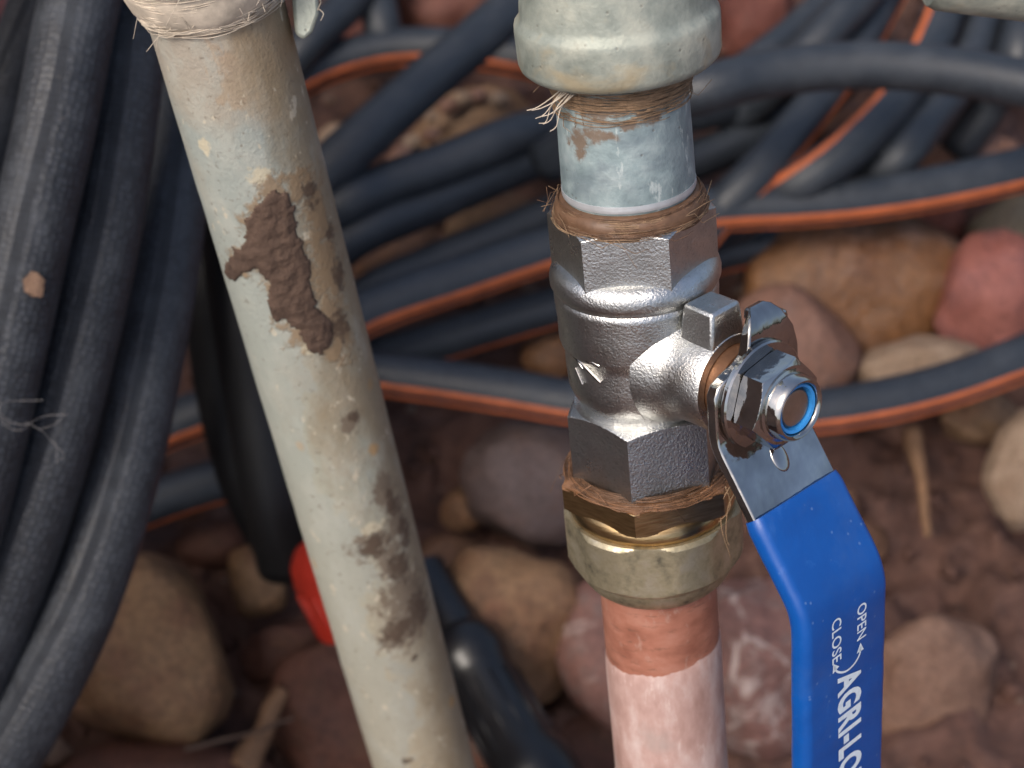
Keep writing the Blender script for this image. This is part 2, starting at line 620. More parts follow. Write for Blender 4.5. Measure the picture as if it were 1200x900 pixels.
# ------------------------------------------------------------------ the soil
def soil():
    def axis(lo, hi, step, far):
        a = list(np.arange(lo, hi + 1e-9, step))
        g, p, q = step, a[0], a[-1]
        while p > -far:
            g *= 1.45
            p -= g
            q += g
            a = [p] + a + [q]
        return a
    xs = axis(-0.42, 0.42, 0.0042, 150)
    ys = axis(0.05, 0.98, 0.0042, 150)
    v, f = [], []
    for y in ys:
        for x in xs:
            h = 0.0
            if abs(x) < 3 and abs(y) < 3:
                p = Vector((x, y, 0.0))
                h = 0.018 * noise.noise(p * 9) + 0.010 * noise.noise(p * 27) + 0.008 * noise.noise(p * 70) + 0.006 * noise.noise(p * 150)
            v.append((x, y, h - 0.004))
    nx = len(xs)
    for j in range(len(ys) - 1):
        for i in range(nx - 1):
            a = j * nx + i
            f.append((a, a + 1, a + nx + 1, a + nx))
    o = mesh('ground', v, f, MAT['soil'], sharp=None)
    tag(o, 'damp red-brown lumpy soil under the stones and hoses', None, kind='structure')


soil()

# added low wall, unseen to the left, to shade the bundle and stones
def wall():
    root = bpy.data.objects.new('shade_wall', None)
    COL.objects.link(root)
    tag(root, 'added unseen terracotta wall that shades the upright hose bundle', 'wall')
    mt = m_plain('shade_wall_terracotta', (0.44, 0.30, 0.22), 0.85, var=0.35, sc=14, bumpd=0.004, bs=120)  # terracotta tone picked for warm bounce from the added wall
    for name, x0, x1, z0, z1 in (('wall_face', -0.47, -0.335, -0.1, 0.40), ('coping', -0.49, -0.315, 0.402, 0.45)):
        n, v, f = 60, [], []
        for i in range(n + 1):
            y = -0.5 + 2.4 * i / n
            for (x, z) in ((x0, z0), (x1, z0), (x1, z1), (x0, z1)):
                q = Vector((x, y, z))
                v.append(q + Vector((noise.noise(q * 9), 0, noise.noise(q * 7 + Vector((4, 4, 4))))) * 0.006)
        for i in range(n):
            for j in range(4):
                a, b = i * 4 + j, i * 4 + (j + 1) % 4
                f.append((a, a + 4, b + 4, b))
        f += [(0, 1, 2, 3), (4 * n + 3, 4 * n + 2, 4 * n + 1, 4 * n)]
        mesh(name, v, f, mt, root, sharp=40)


wall()

# ------------------------------------------------------------------ valve line: one axis, leaning a little to the photograph's upper side
PHI = R(52)
TILT = R(29)
A = (RT * -0.1 + UP * math.cos(TILT) - FW * math.sin(TILT)).normalized()     # up the line
C0 = at(750.5, 403, 0.3355)                                                  # where the stem axis meets it
F0 = (-FW + A * A.dot(FW)).normalized()
R0 = A.cross(F0)
S = R0 * math.cos(PHI) + F0 * math.sin(PHI)                                  # stem direction
W = A.cross(S)
VM = frame(C0, S, W, A)


def az(alpha):
    "local azimuth of a direction alpha degrees round from the lens side"
    return PHI - math.pi / 2 + R(alpha)


def T(y):
    "height along the line whose axis point shows at photo row y"
    lo, hi = -0.25, 0.3
    for _ in range(50):
        m = (lo + hi) / 2
        p = C0 + A * m - CAM
        if 450 - p.dot(UP) / p.dot(FW) / K > y:
            lo = m
        else:
            hi = m
    return lo


def Q(y, r):
    "radius in metres that spans r photo pixels at row y"
    return r * K * depth(C0 + A * T(y))


def prof(*yr):
    return [(T(y), Q(y, r)) for y, r in yr]


# fibres wound round the axis with stray ends
def hemp(parent, t0, t1, r0, r1, n, stray, m, seed, name='hemp_fibres', thick=0.00011, slope=1.0):
    rnd = random.Random(seed)
    b = MB()
    for i in range(n):
        u = rnd.random()
        a0 = rnd.uniform(0, 2 * math.pi)
        span = rnd.uniform(0.5, 2.6)
        dz = rnd.uniform(-0.22, 0.22) * (t1 - t0) * slope
        P = []
        k = 12
        ph, am = rnd.uniform(0, 6), rnd.uniform(0, 0.0004)
        is_st = i < stray
        for j in range(k):
            w = j / (k - 1)
            uu = min(1, max(0, u + dz / (t1 - t0) * w))
            r = (r0 + (r1 - r0) * uu) + 0.0002 + 0.0003 * math.sin(w * math.pi) * rnd.random()
            z = t0 + (t1 - t0) * uu + am * math.sin(w * 7 + ph)
            a = a0 + span * w
            if is_st and w > 0.6:
                e = (w - 0.6) / 0.4
                r += e * e * rnd.uniform(0.001, 0.0042)
                z += e * e * rnd.uniform(-0.005, 0.003)
            P.append(Vector((r * math.cos(a), r * math.sin(a), z)))
        v, f, _ = tube(P, lambda w: thick * (1 - 0.5 * w), 4, Vector((0, 0, 1)))
        b.add(v, f)
    o = b.build(name, m, parent, sharp=None)
    o['kind'] = 'stuff'
    return o


def strand(parent, pts, m, name='loose_fibre', thick=0.00013):
    P, _ = crom(pts, 24)
    v, f, _ = tube(P, lambda w: thick * (1 - 0.4 * w), 5, Vector((0.3, 0.2, 1)))
    return mesh(name, v, f, m, parent, sharp=None)


def surf(M, rad, px, py):
    "where the sight line through a photo point meets a cylinder round M's z axis"
    Mi = M.inverted()
    o, d = Mi @ CAM, Mi.to_3x3() @ ray(px, py)
    a, bq, c = d.x * d.x + d.y * d.y, 2 * (o.x * d.x + o.y * d.y), o.x * o.x + o.y * o.y - rad * rad
    return o + d * ((-bq - math.sqrt(max(0, bq * bq - 4 * a * c))) / (2 * a))


def blobs(M, rad, *b):
    out = []
    for x, y, w, l in b:
        p = surf(M, rad, x, y)
        k = K * depth(M @ p)
        out.append((tuple(p), w * k * 1.2, l * k * 1.4))
    return out


# --- grey iron socket at the top
sk = thing('iron_socket', 'grey galvanised iron pipe socket with rounded rim above the valve', 'pipe socket', VM)
v, f = lathe(prof((-190, 103), (-130, 106), (-60, 110), (-12, 113), (4, 114.2), (8, 115), (12, 117.5), (15.5, 120.4), (19, 121.3), (24, 121.4), (60, 119.8), (66, 117.5), (71, 112), (74, 104), (75, 97), (75.5, 82)), 128, 0.00012)
mesh('socket_body', v, f, MAT['galv'], sk, sharp=60)
hemp(sk, T(100), T(73), Q(112, 80), Q(90, 86), 170, 14, MAT['hemp'], 3, slope=0.6)
for q in range(7):
    a = az(-58 + q * 2.5)
    r = Q(95, 88)
    base = Vector((r * math.cos(a), r * math.sin(a), T(82)))
    out = Vector((math.cos(az(-95)), math.sin(az(-95)), 0))
    d = [0.2, 0.9, 0.5, 0.1, 0.7, 1.0, 0.3][q]
    strand(sk, [base, base + out * 0.002 + Vector((0, 0, -0.0012 * (1 + d))), base + out * (0.003 + 0.0016 * (1 - d)) + Vector((0, 0, -0.002 - 0.0035 * d)),
                base + out * (0.0042 + 0.0022 * (1 - d)) + Vector((0, 0, -0.0022 - 0.0042 * d + (0.0006 if q == 1 else 0)))], MAT['hempp'])

# --- zinc nipple between socket and valve
np_ = thing('zinc_nipple', 'short blue-grey zinc pipe nipple between the iron socket and the valve', 'pipe nipple', VM)
v, f = lathe(prof((84, 76), (120, 78.5), (170, 78.7), (214, 78.7), (219.5, 78.0), (221, 76.5), (240, 76)), 128, 0.00006)
rz_ = Q(150, 78.7)
mesh('nipple_tube', v, f, m_galv('blue_grey_zinc', True, blobs(VM, rz_, (678, 168, 14, 9), (694, 160, 10, 7), (712, 160, 12, 4), (740, 148, 14, 4), (766, 134, 14, 5), (700, 130, 26, 8), (760, 120, 30, 6))), np_, sharp=50)
v, f = lathe(prof((211, 79.2), (215, 79.3), (217, 79.2), (219, 78.5)), 128)
mesh('bright_edge', v, f, MAT['foil'], np_, sharp=50)


def patch_on_axis(parent, name, poly, M, rad, m, h, nf, seed, res=0.00042, edge=0.0016, lump=0.6, gap=None):
    """a raised crust on a cylinder (local axis z, radius rad): poly holds photo points where its outline lies"""
    Mi = M.inverted()
    pp = []
    for x, y in poly:
        o = Mi @ CAM
        d = (Mi.to_3x3() @ ray(x, y))
        a = d.x * d.x + d.y * d.y
        bq = 2 * (o.x * d.x + o.y * d.y)
        c = o.x * o.x + o.y * o.y - rad * rad
        disc = bq * bq - 4 * a * c
        s = (-bq - math.sqrt(max(0, disc))) / (2 * a)
        p = o + d * s
        pp.append((math.atan2(p.y, p.x), p.z))
    ref = pp[0][0]
    pp = [(((a - ref + math.pi) % (2 * math.pi) - math.pi) * rad, z) for a, z in pp]
    xs = np.array([p[0] for p in pp])
    zs = np.array([p[1] for p in pp])
    gx = np.arange(xs.min() - 0.001, xs.max() + 0.001, res)
    gz = np.arange(zs.min() - 0.001, zs.max() + 0.001, res)
    n = len(pp)
    v, idx, f = [], {}, []
    for j, z0 in enumerate(gz):
        for i, x0 in enumerate(gx):
            jx = x0 + 0.0011 * noise.noise(Vector((x0 * nf, z0 * nf, seed))) + 0.0005 * noise.noise(Vector((x0 * nf * 3, z0 * nf * 3, seed)))
            jz = z0 + 0.0011 * noise.noise(Vector((x0 * nf, z0 * nf, seed + 9))) + 0.0005 * noise.noise(Vector((x0 * nf * 3, z0 * nf * 3, seed + 9)))
            inside = False
            dmin = 1.0
            for q in range(n):
                x1, y1 = pp[q]
                x2, y2 = pp[(q + 1) % n]
                if (y1 > jz) != (y2 > jz) and jx < (x2 - x1) * (jz - y1) / (y2 - y1) + x1:
                    inside = not inside
                ex, ey = x2 - x1, y2 - y1
                tt = max(0, min(1, ((jx - x1) * ex + (jz - y1) * ey) / (ex * ex + ey * ey + 1e-12)))
                dmin = min(dmin, math.hypot(jx - x1 - ex * tt, jz - y1 - ey * tt))
            if not inside:
                continue
            if gap is not None and noise.noise(Vector((x0 * 380, z0 * 380, seed + 20))) + 0.6 * noise.noise(Vector((x0 * 1000, z0 * 1000, seed + 30))) - 0.25 * min(1, dmin / 0.003) > gap:
                continue
            e = min(1.0, dmin / edge)
            lum = 0.5 + 0.5 * noise.noise(Vector((x0 * 420, z0 * 420, seed + 3))) + 0.35 * noise.noise(Vector((x0 * 1100, z0 * 1100, seed)))
            hh = h * math.sqrt(e) * (1 - lump + lump * max(0, lum)) + 0.00003
            r = rad + hh
            a = ref + x0 / rad
            idx[(i, j)] = len(v)
            v.append((r * math.cos(a), r * math.sin(a), z0))
    for (i, j), a in idx.items():
        b, c, d = idx.get((i + 1, j)), idx.get((i + 1, j + 1)), idx.get((i, j + 1))
        if b is not None and c is not None and d is not None:
            f.append((a, b, c, d))
    if not f:
        return None
    o = mesh(name, v, f, m, parent, sharp=None)
    # skirt: push rim down by giving thickness
    md = o.modifiers.new('thick', 'SOLIDIFY')
    md.thickness = h * 0.6 + 0.0001
    md.offset = -1
    return o


rn = Q(150, 78.7)
hemp(np_, T(118), T(96), rn, rn, 60, 6, MAT['hemp'], 41, slope=1.6)
for (xs_, ys_) in (((716, 718, 719, 712), (128, 142, 160, 180)), ((700, 704, 703, 706), (120, 130, 138, 141)), ((708, 712, 711, 714), (118, 128, 136, 140))):
    pts = []
    for x, y in zip(xs_, ys_):
        p = VM.inverted() @ (at(x, y, depth(C0 + A * T(y)) - rn * 0.92))
        pts.append(p)
    strand(np_, pts, MAT['hempd'], thick=0.00009)

# --- the ball valve
bv = thing('ball_valve', 'nickel plated ball valve with a blue lever handle on the copper line', 'ball valve', VM)
Rtop = Q(285, 98.5)
Rbot = Q(520, 93)
v, f = hexnut(T(310), T(241), Rtop, az(-11 + 30), Rtop * 1.0, Rtop * 0.885, 0.5)
mesh('upper_hex_end', v, f, MAT['nickel'], bv, sharp=18)
v, f = lathe(prof((247, 89), (234, 90), (228, 88), (224, 83), (222, 78)), 96, 0.0005)
mesh('hemp_wrap', v, f, MAT['hempd'], bv, sharp=None)
hemp(bv, T(243), T(223), Q(250, 90), Q(226, 82), 300, 12, MAT['hempd'], 5, slope=0.7)
hemp(bv, T(245), T(226), Q(255, 91), Q(230, 84), 60, 12, MAT['hemp'], 6, slope=1.0)
body = prof((296, 80), (299, 90), (303, 96.5), (308, 99.5), (314, 101), (321, 100.6), (325, 98.6), (328, 95.4), (330, 94.8), (333, 96.8), (337, 96.6), (360, 95), (384, 94), (390, 92), (393, 89.6),
            (400, 89), (420, 88.5), (437, 87), (447, 82.5), (453, 78), (458, 76), (466, 75), (473, 77), (480, 78))
v, f = lathe(body, 128, 0.00012)
mesh('body', v, f, MAT['nickel'], bv, sharp=45)
v, f = hexnut(T(552), T(464), Rbot, az(-19), Rbot * 0.97, Rbot * 0.87, 0.45)
mesh('lower_hex_end', v, f, MAT['nickel'], bv, sharp=18)


def XM(s0=0.0):
    "local z -> stem direction"
    return Matrix(((0, 0, 1, s0), (1, 0, 0, 0), (0, 1, 0, 0), (0, 0, 0, 1)))


v, f = lathe([(0.0095, 0.0122), (0.0125, 0.0112), (0.0145, 0.0102), (0.0160, 0.0098), (0.0180, 0.0096), (0.0228, 0.0095), (0.0235, 0.0091), (0.0236, 0.0076), (0.0215, 0.0074)], 96, 0.00012, XM())
mesh('stem_boss', v, f, MAT['nickel'], bv, sharp=40)


def box(x0, x1, y0, y1, z0, z1, taper=0.0):
    v = []
    for x in (x0, x1):
        for (y, z) in ((y0, z0), (y1, z0), (y1, z1), (y0, z1)):
            k = taper if (z == z1) else 0
            v.append(Vector((x + (k if x == x0 else -k * 0.3), y + (k if y == y0 else -k), z)))
    return v, [(0, 3, 2, 1), (4, 5, 6, 7), (0, 1, 5, 4), (1, 2, 6, 5), (2, 3, 7, 6), (3, 0, 4, 7)]


v, f = box(0.0150, 0.0234, -0.0050, 0.0042, 0.0060, 0.0150, 0.0010)
o = mesh('stop_lug', v, f, MAT['nickel'], bv, sharp=30)
md = o.modifiers.new('round', 'BEVEL')
md.width, md.segments = 0.0006, 2
v, f = lathe([(0.020, 0.0074), (0.0262, 0.0073), (0.0266, 0.0066), (0.0266, 0.004)], 64, 0, XM())
mesh('gland_nut', v, f, MAT['gland'], bv, sharp=30)

# lever strip: rows of (stem offset, height, left, right)
HW = 0.0108
rows = [(25.6, 13.9, 2.5, 5.6), (26.6, 13.6, 0.9, 6.8), (27.7, 12.7, -0.6, 7.8), (28.3, 11.3, -1.6, 8.6), (28.4, 9.5, -2.0, 9.8), (28.4, 8.0, -2.6, 10.2), (28.4, 6.9, -4.4, 10.5),
        (28.4, 6.0, -7.8, 10.7), (28.4, 5.0, -9.9, 10.8), (28.4, 3.4, -10.8, 10.8), (28.4, 0, -10.8, 10.8), (28.4, -4.5, -10.8, 10.8), (28.8, -6.6, -10.8, 10.8), (29.7, -8.3, -10.8, 10.8), (31.2, -10.6, -10.8, 10.8),
        (34.0, -14.8, -10.8, 10.8), (38.4, -21.4, -10.8, 10.8), (43.0, -28.2, -10.8, 10.8)]


def sweep_strip(rows, th):
    v, f = [], []
    n = len(rows)
    for i, (s, z, a, b) in enumerate(rows):
        s0, z0 = rows[max(i - 1, 0)][:2]
        s1, z1 = rows[min(i + 1, n - 1)][:2]
        t = Vector((s1 - s0, 0, z1 - z0)).normalized()
        nn = t.cross(Vector((0, 1, 0))).normalized()
        if nn.x < 0:
            nn = -nn
        for (w, k) in ((a, 0.5), (b, 0.5), (b, -0.5), (a, -0.5)):
            v.append((Vector((s, w, z)) + nn * th * k) * 0.001)
    for i in range(n - 1):
        for j in range(4):
            a, b = i * 4 + j, i * 4 + (j + 1) % 4
            f.append((a, b, b + 4, a + 4))
    f.append((3, 2, 1, 0))
    f.append(tuple((n - 1) * 4 + j for j in range(4)))
    return v, f


v, f = sweep_strip(rows, 2.3)
lever = mesh('lever', v, f, MAT['chrome'], bv, sharp=30)
md = lever.modifiers.new('round', 'BEVEL')
md.width, md.segments, md.limit_method, md.angle_limit = 0.00035, 2, 'ANGLE', R(40)
# bent stop tab and pressed dimple, pieces of the lever
v, f = box(0.0215, 0.0283, 0.0052, 0.0100, 0.0100, 0.0122, 0.0002)
o = mesh('stop_tab', v, f, MAT['chrome'], lever, sharp=30)
md = o.modifiers.new('round', 'BEVEL')
md.width, md.segments = 0.0005, 2
dn = Vector((0.0068, 0, -0.0046)).normalized()
dim_n = Vector((0.0046, 0, 0.0068)).normalized()
dim_n = Vector((0.828, 0, 0.560))
dv, df = ico(3)
c = Vector((0.0326, 0.0006, -0.0127)) + dim_n * 0.00112
tt = dim_n.cross(Vector((0, 1, 0)))
dv = [c + dim_n * p.z * 0.0005 + Vector((0, 1, 0)) * p.x * 0.0019 + tt * p.y * 0.0028 for p in dv]
mesh('pressed_dimple', dv, df, MAT['chrome'], lever, sharp=None)

# washer, hex part, round locking collar, nylon ring, threaded stem end
v, f = lathe([(0.0296, 0.004), (0.0296, 0.0098), (0.0299, 0.0101), (0.0307, 0.0101), (0.0310, 0.0098), (0.0310, 0.004)], 64, 0, XM())
mesh('washer', v, f, MAT['chrome'], bv, sharp=30)
v, f = hexnut(0.0311, 0.0364, 0.0086, R(10), 0.0080, 0.0073, 0.5, M=XM())
mesh('lock_nut', v, f, MAT['chrome'], bv, sharp=18)
v, f = lathe([(0.0363, 0.0070), (0.0366, 0.0062), (0.0384, 0.0060), (0.0391, 0.0058), (0.0394, 0.0055), (0.0393, 0.0051), (0.0389, 0.0048), (0.0372, 0.0048)], 64, 0, XM())
mesh('nut_collar', v, f, MAT['chrome'], bv, sharp=50)
v, f = lathe([(0.0372, 0.0048), (0.0384, 0.0047), (0.0387, 0.0045), (0.0385, 0.0040), (0.0370, 0.0038)], 64, 0, XM(), caps=False)
mesh('nylon_ring', v, f, MAT['nylon'], bv, sharp=60)
v, f = lathe([(0.034, 0.0037), (0.0376, 0.0037), (0.0381, 0.0033), (0.0382, 0.0027)], 48, 0, XM())
mesh('stem_end', v, f, MAT['bolt'], bv, sharp=40)

# blue grip sleeve
srows = [(36.6, -18.8), (37.4, -19.9), (40.4, -24.4), (43.6, -29.1), (45.3, -31.7), (46.4, -33.9), (47.0, -36.4), (47.2, -39.5), (46.9, -50), (46.4, -70), (45.8, -95), (45.6, -104), (45.5, -108.5), (45.5, -110)]


def sleeve(srows):
    P = []
    for i in range(len(srows) - 1):
        P.append(srows[i])
    path, _ = crom([Vector((s, 0, z)) for s, z in srows], 90)
    v, f = [], []
    hw, ht, cr = 11.5, 2.35, 1.9
    sec = []
    for (cx, cy, a0) in ((hw - cr, ht - cr, 0), (-(hw - cr), ht - cr, 90), (-(hw - cr), -(ht - cr), 180), (hw - cr, -(ht - cr), 270)):
        for q in range(6):
            a = R(a0 + q * 18)
            sec.append((cx + cr * math.cos(a), cy + cr * math.sin(a)))
    m = len(sec)
    n = len(path)
    for i, p in enumerate(path):
        t = (path[min(i + 1, n - 1)] - path[max(i - 1, 0)]).normalized()
        nn = t.cross(Vector((0, 1, 0))).normalized()
        if nn.x < 0:
            nn = -nn
        e = 1.0
        if i < 2:
            e = (0.90, 0.97)[i]
        if i > n - 6:
            e = (0.98, 0.95, 0.90, 0.82, 0.7)[i - (n - 5)]
        for (w, h) in sec:
            wob = 0.10 * noise.noise(Vector((w * 0.3, p.z * 0.25, h))) + 0.05 * noise.noise(Vector((w * 0.9, p.z * 0.8, h)))
            v.append((p + Vector((0, w * (e if i > 5 else 1 - (1 - e) * 0.3), 0)) + nn * (h * e + wob)) * 0.001)
    for i in range(n - 1):
        for j in range(m):
            a, b = i * m + j, i * m + (j + 1) % m
            f.append((a, b, b + m, a + m))
    f.append(tuple(range(m - 1, -1, -1)))
    f.append(tuple((n - 1) * m + j for j in range(m)))
    return v, f


v, f = sleeve(srows)
grip = mesh('grip_sleeve', v, f, MAT['vinyl'], bv, sharp=50)

# lettering on the flat of the grip
FP0 = Vector((47.0, 0, -45.0)) * 0.001
FDN = (Vector((46.0, 0, -88.0)) - Vector((47.1, 0, -42.0))).normalized()
FN = Vector((0, 1, 0)).cross(-FDN).normalized()
if FN.x < 0:
    FN = -FN
FACE = FP0 + FN * 0.00240
VMi = VM.inverted()


def face_xy(px, py):
    o, d = VMi @ CAM, VMi.to_3x3() @ ray(px, py)
    p = o + d * ((FACE - o).dot(FN) / d.dot(FN))
    return (p - FACE).dot(FDN), p.y


FM = Matrix(((FDN.x, 0, FN.x, FACE.x), (FDN.y, 1, FN.y, FACE.y), (FDN.z, 0, FN.z, FACE.z), (0, 0, 0, 1)))


def letters(txt, name, p0, p1, height, bold=0.0, shear=0.0):
    "text running down the grip from photo point p0 (baseline start) to p1 (baseline end)"
    cu = bpy.data.curves.new(name, 'FONT')
    cu.body = txt
    cu.size = 1.0
    cu.offset = bold
    cu.shear = shear
    cu.space_character = 1.0 + bold * 2.5
    cu.resolution_u = 4
    ob = bpy.data.objects.new('tmp', cu)
    COL.objects.link(ob)
    dg = bpy.context.evaluated_depsgraph_get()
    me = bpy.data.meshes.new_from_object(ob.evaluated_get(dg))
    bpy.data.objects.remove(ob)
    co = [p.co.copy() for p in me.vertices]
    fc = [tuple(p.vertices) for p in me.polygons]
    bpy.data.meshes.remove(me)
    x0, x1 = min(p.x for p in co), max(p.x for p in co)
    y0, y1 = min(p.y for p in co), max(p.y for p in co)
    a, b = face_xy(*p0), face_xy(*p1)
    dx, dy = b[0] - a[0], b[1] - a[1]
    L = math.hypot(dx, dy)
    ux, uy = dx / L, dy / L
    vv = []
    for p in co:
        s = (p.x - x0) / (x1 - x0) * L
        h = (p.y - y0) / (y1 - y0) * height
        vv.append(FM @ Vector((a[0] + ux * s - uy * h, a[1] + uy * s + ux * h, 0.00006)))
    return mesh(name, vv, fc, MAT['white'], grip, smooth=False)


letters('OPEN', 'lettering', (1004.5, 711), (1004, 752), 0.0026, 0.012)
letters('CLOSE', 'lettering', (974.5, 729), (975, 780), 0.0026, 0.012)
letters('AGRI-LOK', 'lettering', (981, 796), (983, 938), 0.0067, 0.04)


def arrow():
    pts = [(1008, 757), (1007.5, 765), (1004, 773), (998, 781), (990, 787), (981, 787), (977.5, 781)]
    P = [FM @ Vector((*face_xy(*p), 0.00006)) for p in pts]
    P, L = crom(P, 26)
    b = MB()
    v = []
    for i, p in enumerate(P):
        t = (P[min(i + 1, 25)] - P[max(i - 1, 0)]).normalized()
        s = FN.cross(t).normalized()
        w = 0.00022
        v += [p - s * w, p + s * w]
    b.add(v, [(2 * i, 2 * i + 1, 2 * i + 3, 2 * i + 2) for i in range(25)])
    for p, q in ((P[0], P[3]), (P[-1], P[-4])):
        t = (p - q).normalized()
        s = FN.cross(t).normalized()
        b.add([p + t * 0.0008, p - t * 0.0012 + s * 0.0010, p - t * 0.0012 - s * 0.0010], [(0, 1, 2)])
    b.build('arrow_mark', MAT['white'], grip, smooth=False)


arrow()

# raised casting mark on the body
rb = Q(430, 89) + 0.0001
b = MB()
for (x0, y0, x1, y1, w) in ((673, 417, 704, 448, 0.0005), (675, 431, 683, 450, 0.0005), (684, 419, 692, 425, 0.0006), (695, 424, 703, 429, 0.0008), (676, 421, 683, 432, 0.0004)):
    P = []
    for k in range(5):
        x, y = x0 + (x1 - x0) * k / 4, y0 + (y1 - y0) * k / 4
        o_, d_ = VMi @ CAM, VMi.to_3x3() @ ray(x, y)
        a_ = d_.x ** 2 + d_.y ** 2
        b_ = 2 * (o_.x * d_.x + o_.y * d_.y)
        c_ = o_.x ** 2 + o_.y ** 2 - rb ** 2
        s_ = (-b_ - math.sqrt(max(0, b_ * b_ - 4 * a_ * c_))) / (2 * a_)
        P.append(o_ + d_ * s_)
    v, f, _ = tube(P, w * 0.7, 8, Vector((0.3, 0.9, 0.1)))
    b.add(v, f)
o = b.build('casting_mark', MAT['chrome'], bv, sharp=60)

# --- brass compression fitting
cf = thing('compression_fitting', 'dull brass compression fitting joining the valve to the copper pipe', 'pipe fitting', VM)
Rf = Q(555, 108)
v, f = hexnut(T(572), T(545), Rf, az(-16), Rf * 0.95, Rf * 0.985, 0.4)
mesh('hex_flange', v, f, MAT['brass2'], cf, sharp=18)


def crust(t, i):
    r = hexr(t, Rf * (0.995 if i < 2 else (0.93 if i == 2 else 0.74)), az(-16))
    return r + 0.0004 * noise.noise(Vector((math.cos(t) * 9, math.sin(t) * 9, i * 3.0)))


v, f = polar([T(547.5), T(543.5), T(541.5), T(540)], crust, 180, cap0=False, a0=az(-16))
mesh('resin_crust', v, f, MAT['rust'], cf, sharp=40)
hemp(cf, T(543), T(537), Q(548, 98), Q(538, 84), 110, 12, MAT['hempd'], 8, slope=1.0)
hemp(cf, T(543), T(538), Q(550, 100), Q(540, 84), 50, 10, MAT['rust'], 9, slope=1.0, thick=0.00013)
v, f = lathe(prof((566, 90), (571, 97), (580, 98), (585, 97), (587, 94), (590, 97), (596, 97), (600, 90)), 96)
mesh('collar_ring', v, f, MAT['brass2'], cf, sharp=50)
Rn = Q(620, 114)
v, f = hexnut(T(648), T(587), Rn, az(-40), Rn * 0.82, Rn * 0.87, 1.1, rmax=Rn * 0.905)
mesh('compression_nut', v, f, MAT['brass'], cf, sharp=16)
v, f = lathe(prof((668, 70), (667, 79), (662, 85), (655, 90), (648, 94), (642, 95)), 96, 0.0001)
mesh('nut_skirt', v, f, MAT['brass'], cf, sharp=40)
# long stray fibres hanging over the nut on the lever side
for q, (xa, ya, xb, yb, xc, yc, xd, yd) in enumerate(((858, 566, 846, 590, 846, 620, 857, 655), (850, 570, 856, 588, 853, 600, 842, 612), (862, 575, 853, 596, 851, 628, 855, 640))):
    pts = [VMi @ at(x, y, depth(C0 + A * T(y - 20)) - 0.0125) for x, y in ((xa, ya), (xb, yb), (xc, yc), (xd, yd))]
    strand(cf, pts, MAT['hemp'], thick=0.00016)

# --- copper pipe
cp = thing('copper_pipe', 'copper pipe with bare salmon band above a pale pink film, below the brass fitting', 'pipe', VM)
rc = Q(720, 67.5)
v, f = lathe([(T(655), rc), (T(740), rc), (T(830), rc), (-0.40, rc)], 96)
mesh('bare_copper', v, f, MAT['copper'], cp, sharp=40)
tb, te = T(750), -0.399
def rfilm(t, i):
    return rc + (0.00002, 0.00022, 0.0003, 0.0003)[i]
zs_ = [tb, tb - 0.0008, tb - 0.004, te]
v, f = polar(zs_, rfilm, 160, cap0=False, cap1=False)
v2 = []
for k, p in enumerate(v):
    p = Vector(p)
    if k < 480:
        t = math.atan2(p.y, p.x) - az(0)
        p.z += 0.0018 * math.sin(t + 0.2) * (1 if math.cos(t) > -2 else 0) + 0.0007 * noise.noise(Vector((math.cos(t) * 3, math.sin(t) * 3, 1))) + 0.0004 * noise.noise(Vector((math.cos(t) * 12, math.sin(t) * 12, 4)))
    v2.append(p)
mesh('pink_film', v2, [q[::-1] for q in f], MAT['pink'], cp, sharp=40)

# ------------------------------------------------------------------ leaning zinc pipe
OD = 0.0269 / 2
P1 = at(262, 45, 0.352)
P2 = at(498, 900, 0.487)
AX = (P2 - P1).normalized()
lx = (-FW + AX * AX.dot(FW)).normalized()
LM = frame(P1, lx, AX.cross(lx), AX)
Lp = 0.36
lp = thing('leaning_zinc_pipe', 'long weathered zinc pipe leaning across the hoses with mud stuck to it', 'pipe', LM)
v, f = lathe([(-0.05, OD)] + [(Lp * k / 60, OD) for k in range(61)] + [(0.62, OD)], 96, 0.00012)


BL = dict(
    cream=blobs(LM, OD, (303, 208, 9, 9), (361, 408, 7, 5), (240, 172, 6, 8), (436, 620, 12, 6)),
    gold=blobs(LM, OD, (438, 527, 6, 6)),
    tan=blobs(LM, OD, (322, 222, 16, 12), (350, 220, 20, 14), (372, 250, 18, 30), (382, 315, 20, 36), (392, 380, 16, 36), (392, 412, 12, 10), (312, 262, 20, 20), (330, 320, 20, 26), (352, 375, 20, 26), (285, 308, 16, 12)),
    grey=blobs(LM, OD, (450, 575, 12, 18), (466, 605, 14, 24), (440, 640, 22, 14), (462, 662, 18, 22), (476, 700, 26, 26), (476, 738, 26, 18), (412, 490, 9, 8), (405, 500, 6, 6)),
    dark=blobs(LM, OD, (364, 226, 8, 11), (386, 272, 7, 8), (398, 322, 8, 12), (398, 380, 8, 14), (458, 588, 8, 14), (474, 622, 8, 16), (436, 640, 14, 9), (468, 664, 11, 14), (492, 712, 13, 18), (470, 738, 16, 10), (414, 488, 5, 5), (486, 770, 3, 3), (478, 892, 5, 4)),
)
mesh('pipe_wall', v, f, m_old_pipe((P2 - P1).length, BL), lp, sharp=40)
patch_on_axis(lp, 'mud_patch', [(302, 236), (318, 222), (340, 226), (346, 250), (352, 280), (362, 305), (366, 340), (372, 360), (392, 378), (390, 400), (376, 418), (358, 412), (352, 393), (336, 376), (318, 374), (312, 350),
              (316, 336), (303, 316), (290, 320), (272, 330), (262, 318), (268, 300), (288, 280), (285, 262)], LM, OD, MAT['mud'], 0.0009, 520, 2.0, lump=0.8, edge=0.0024)

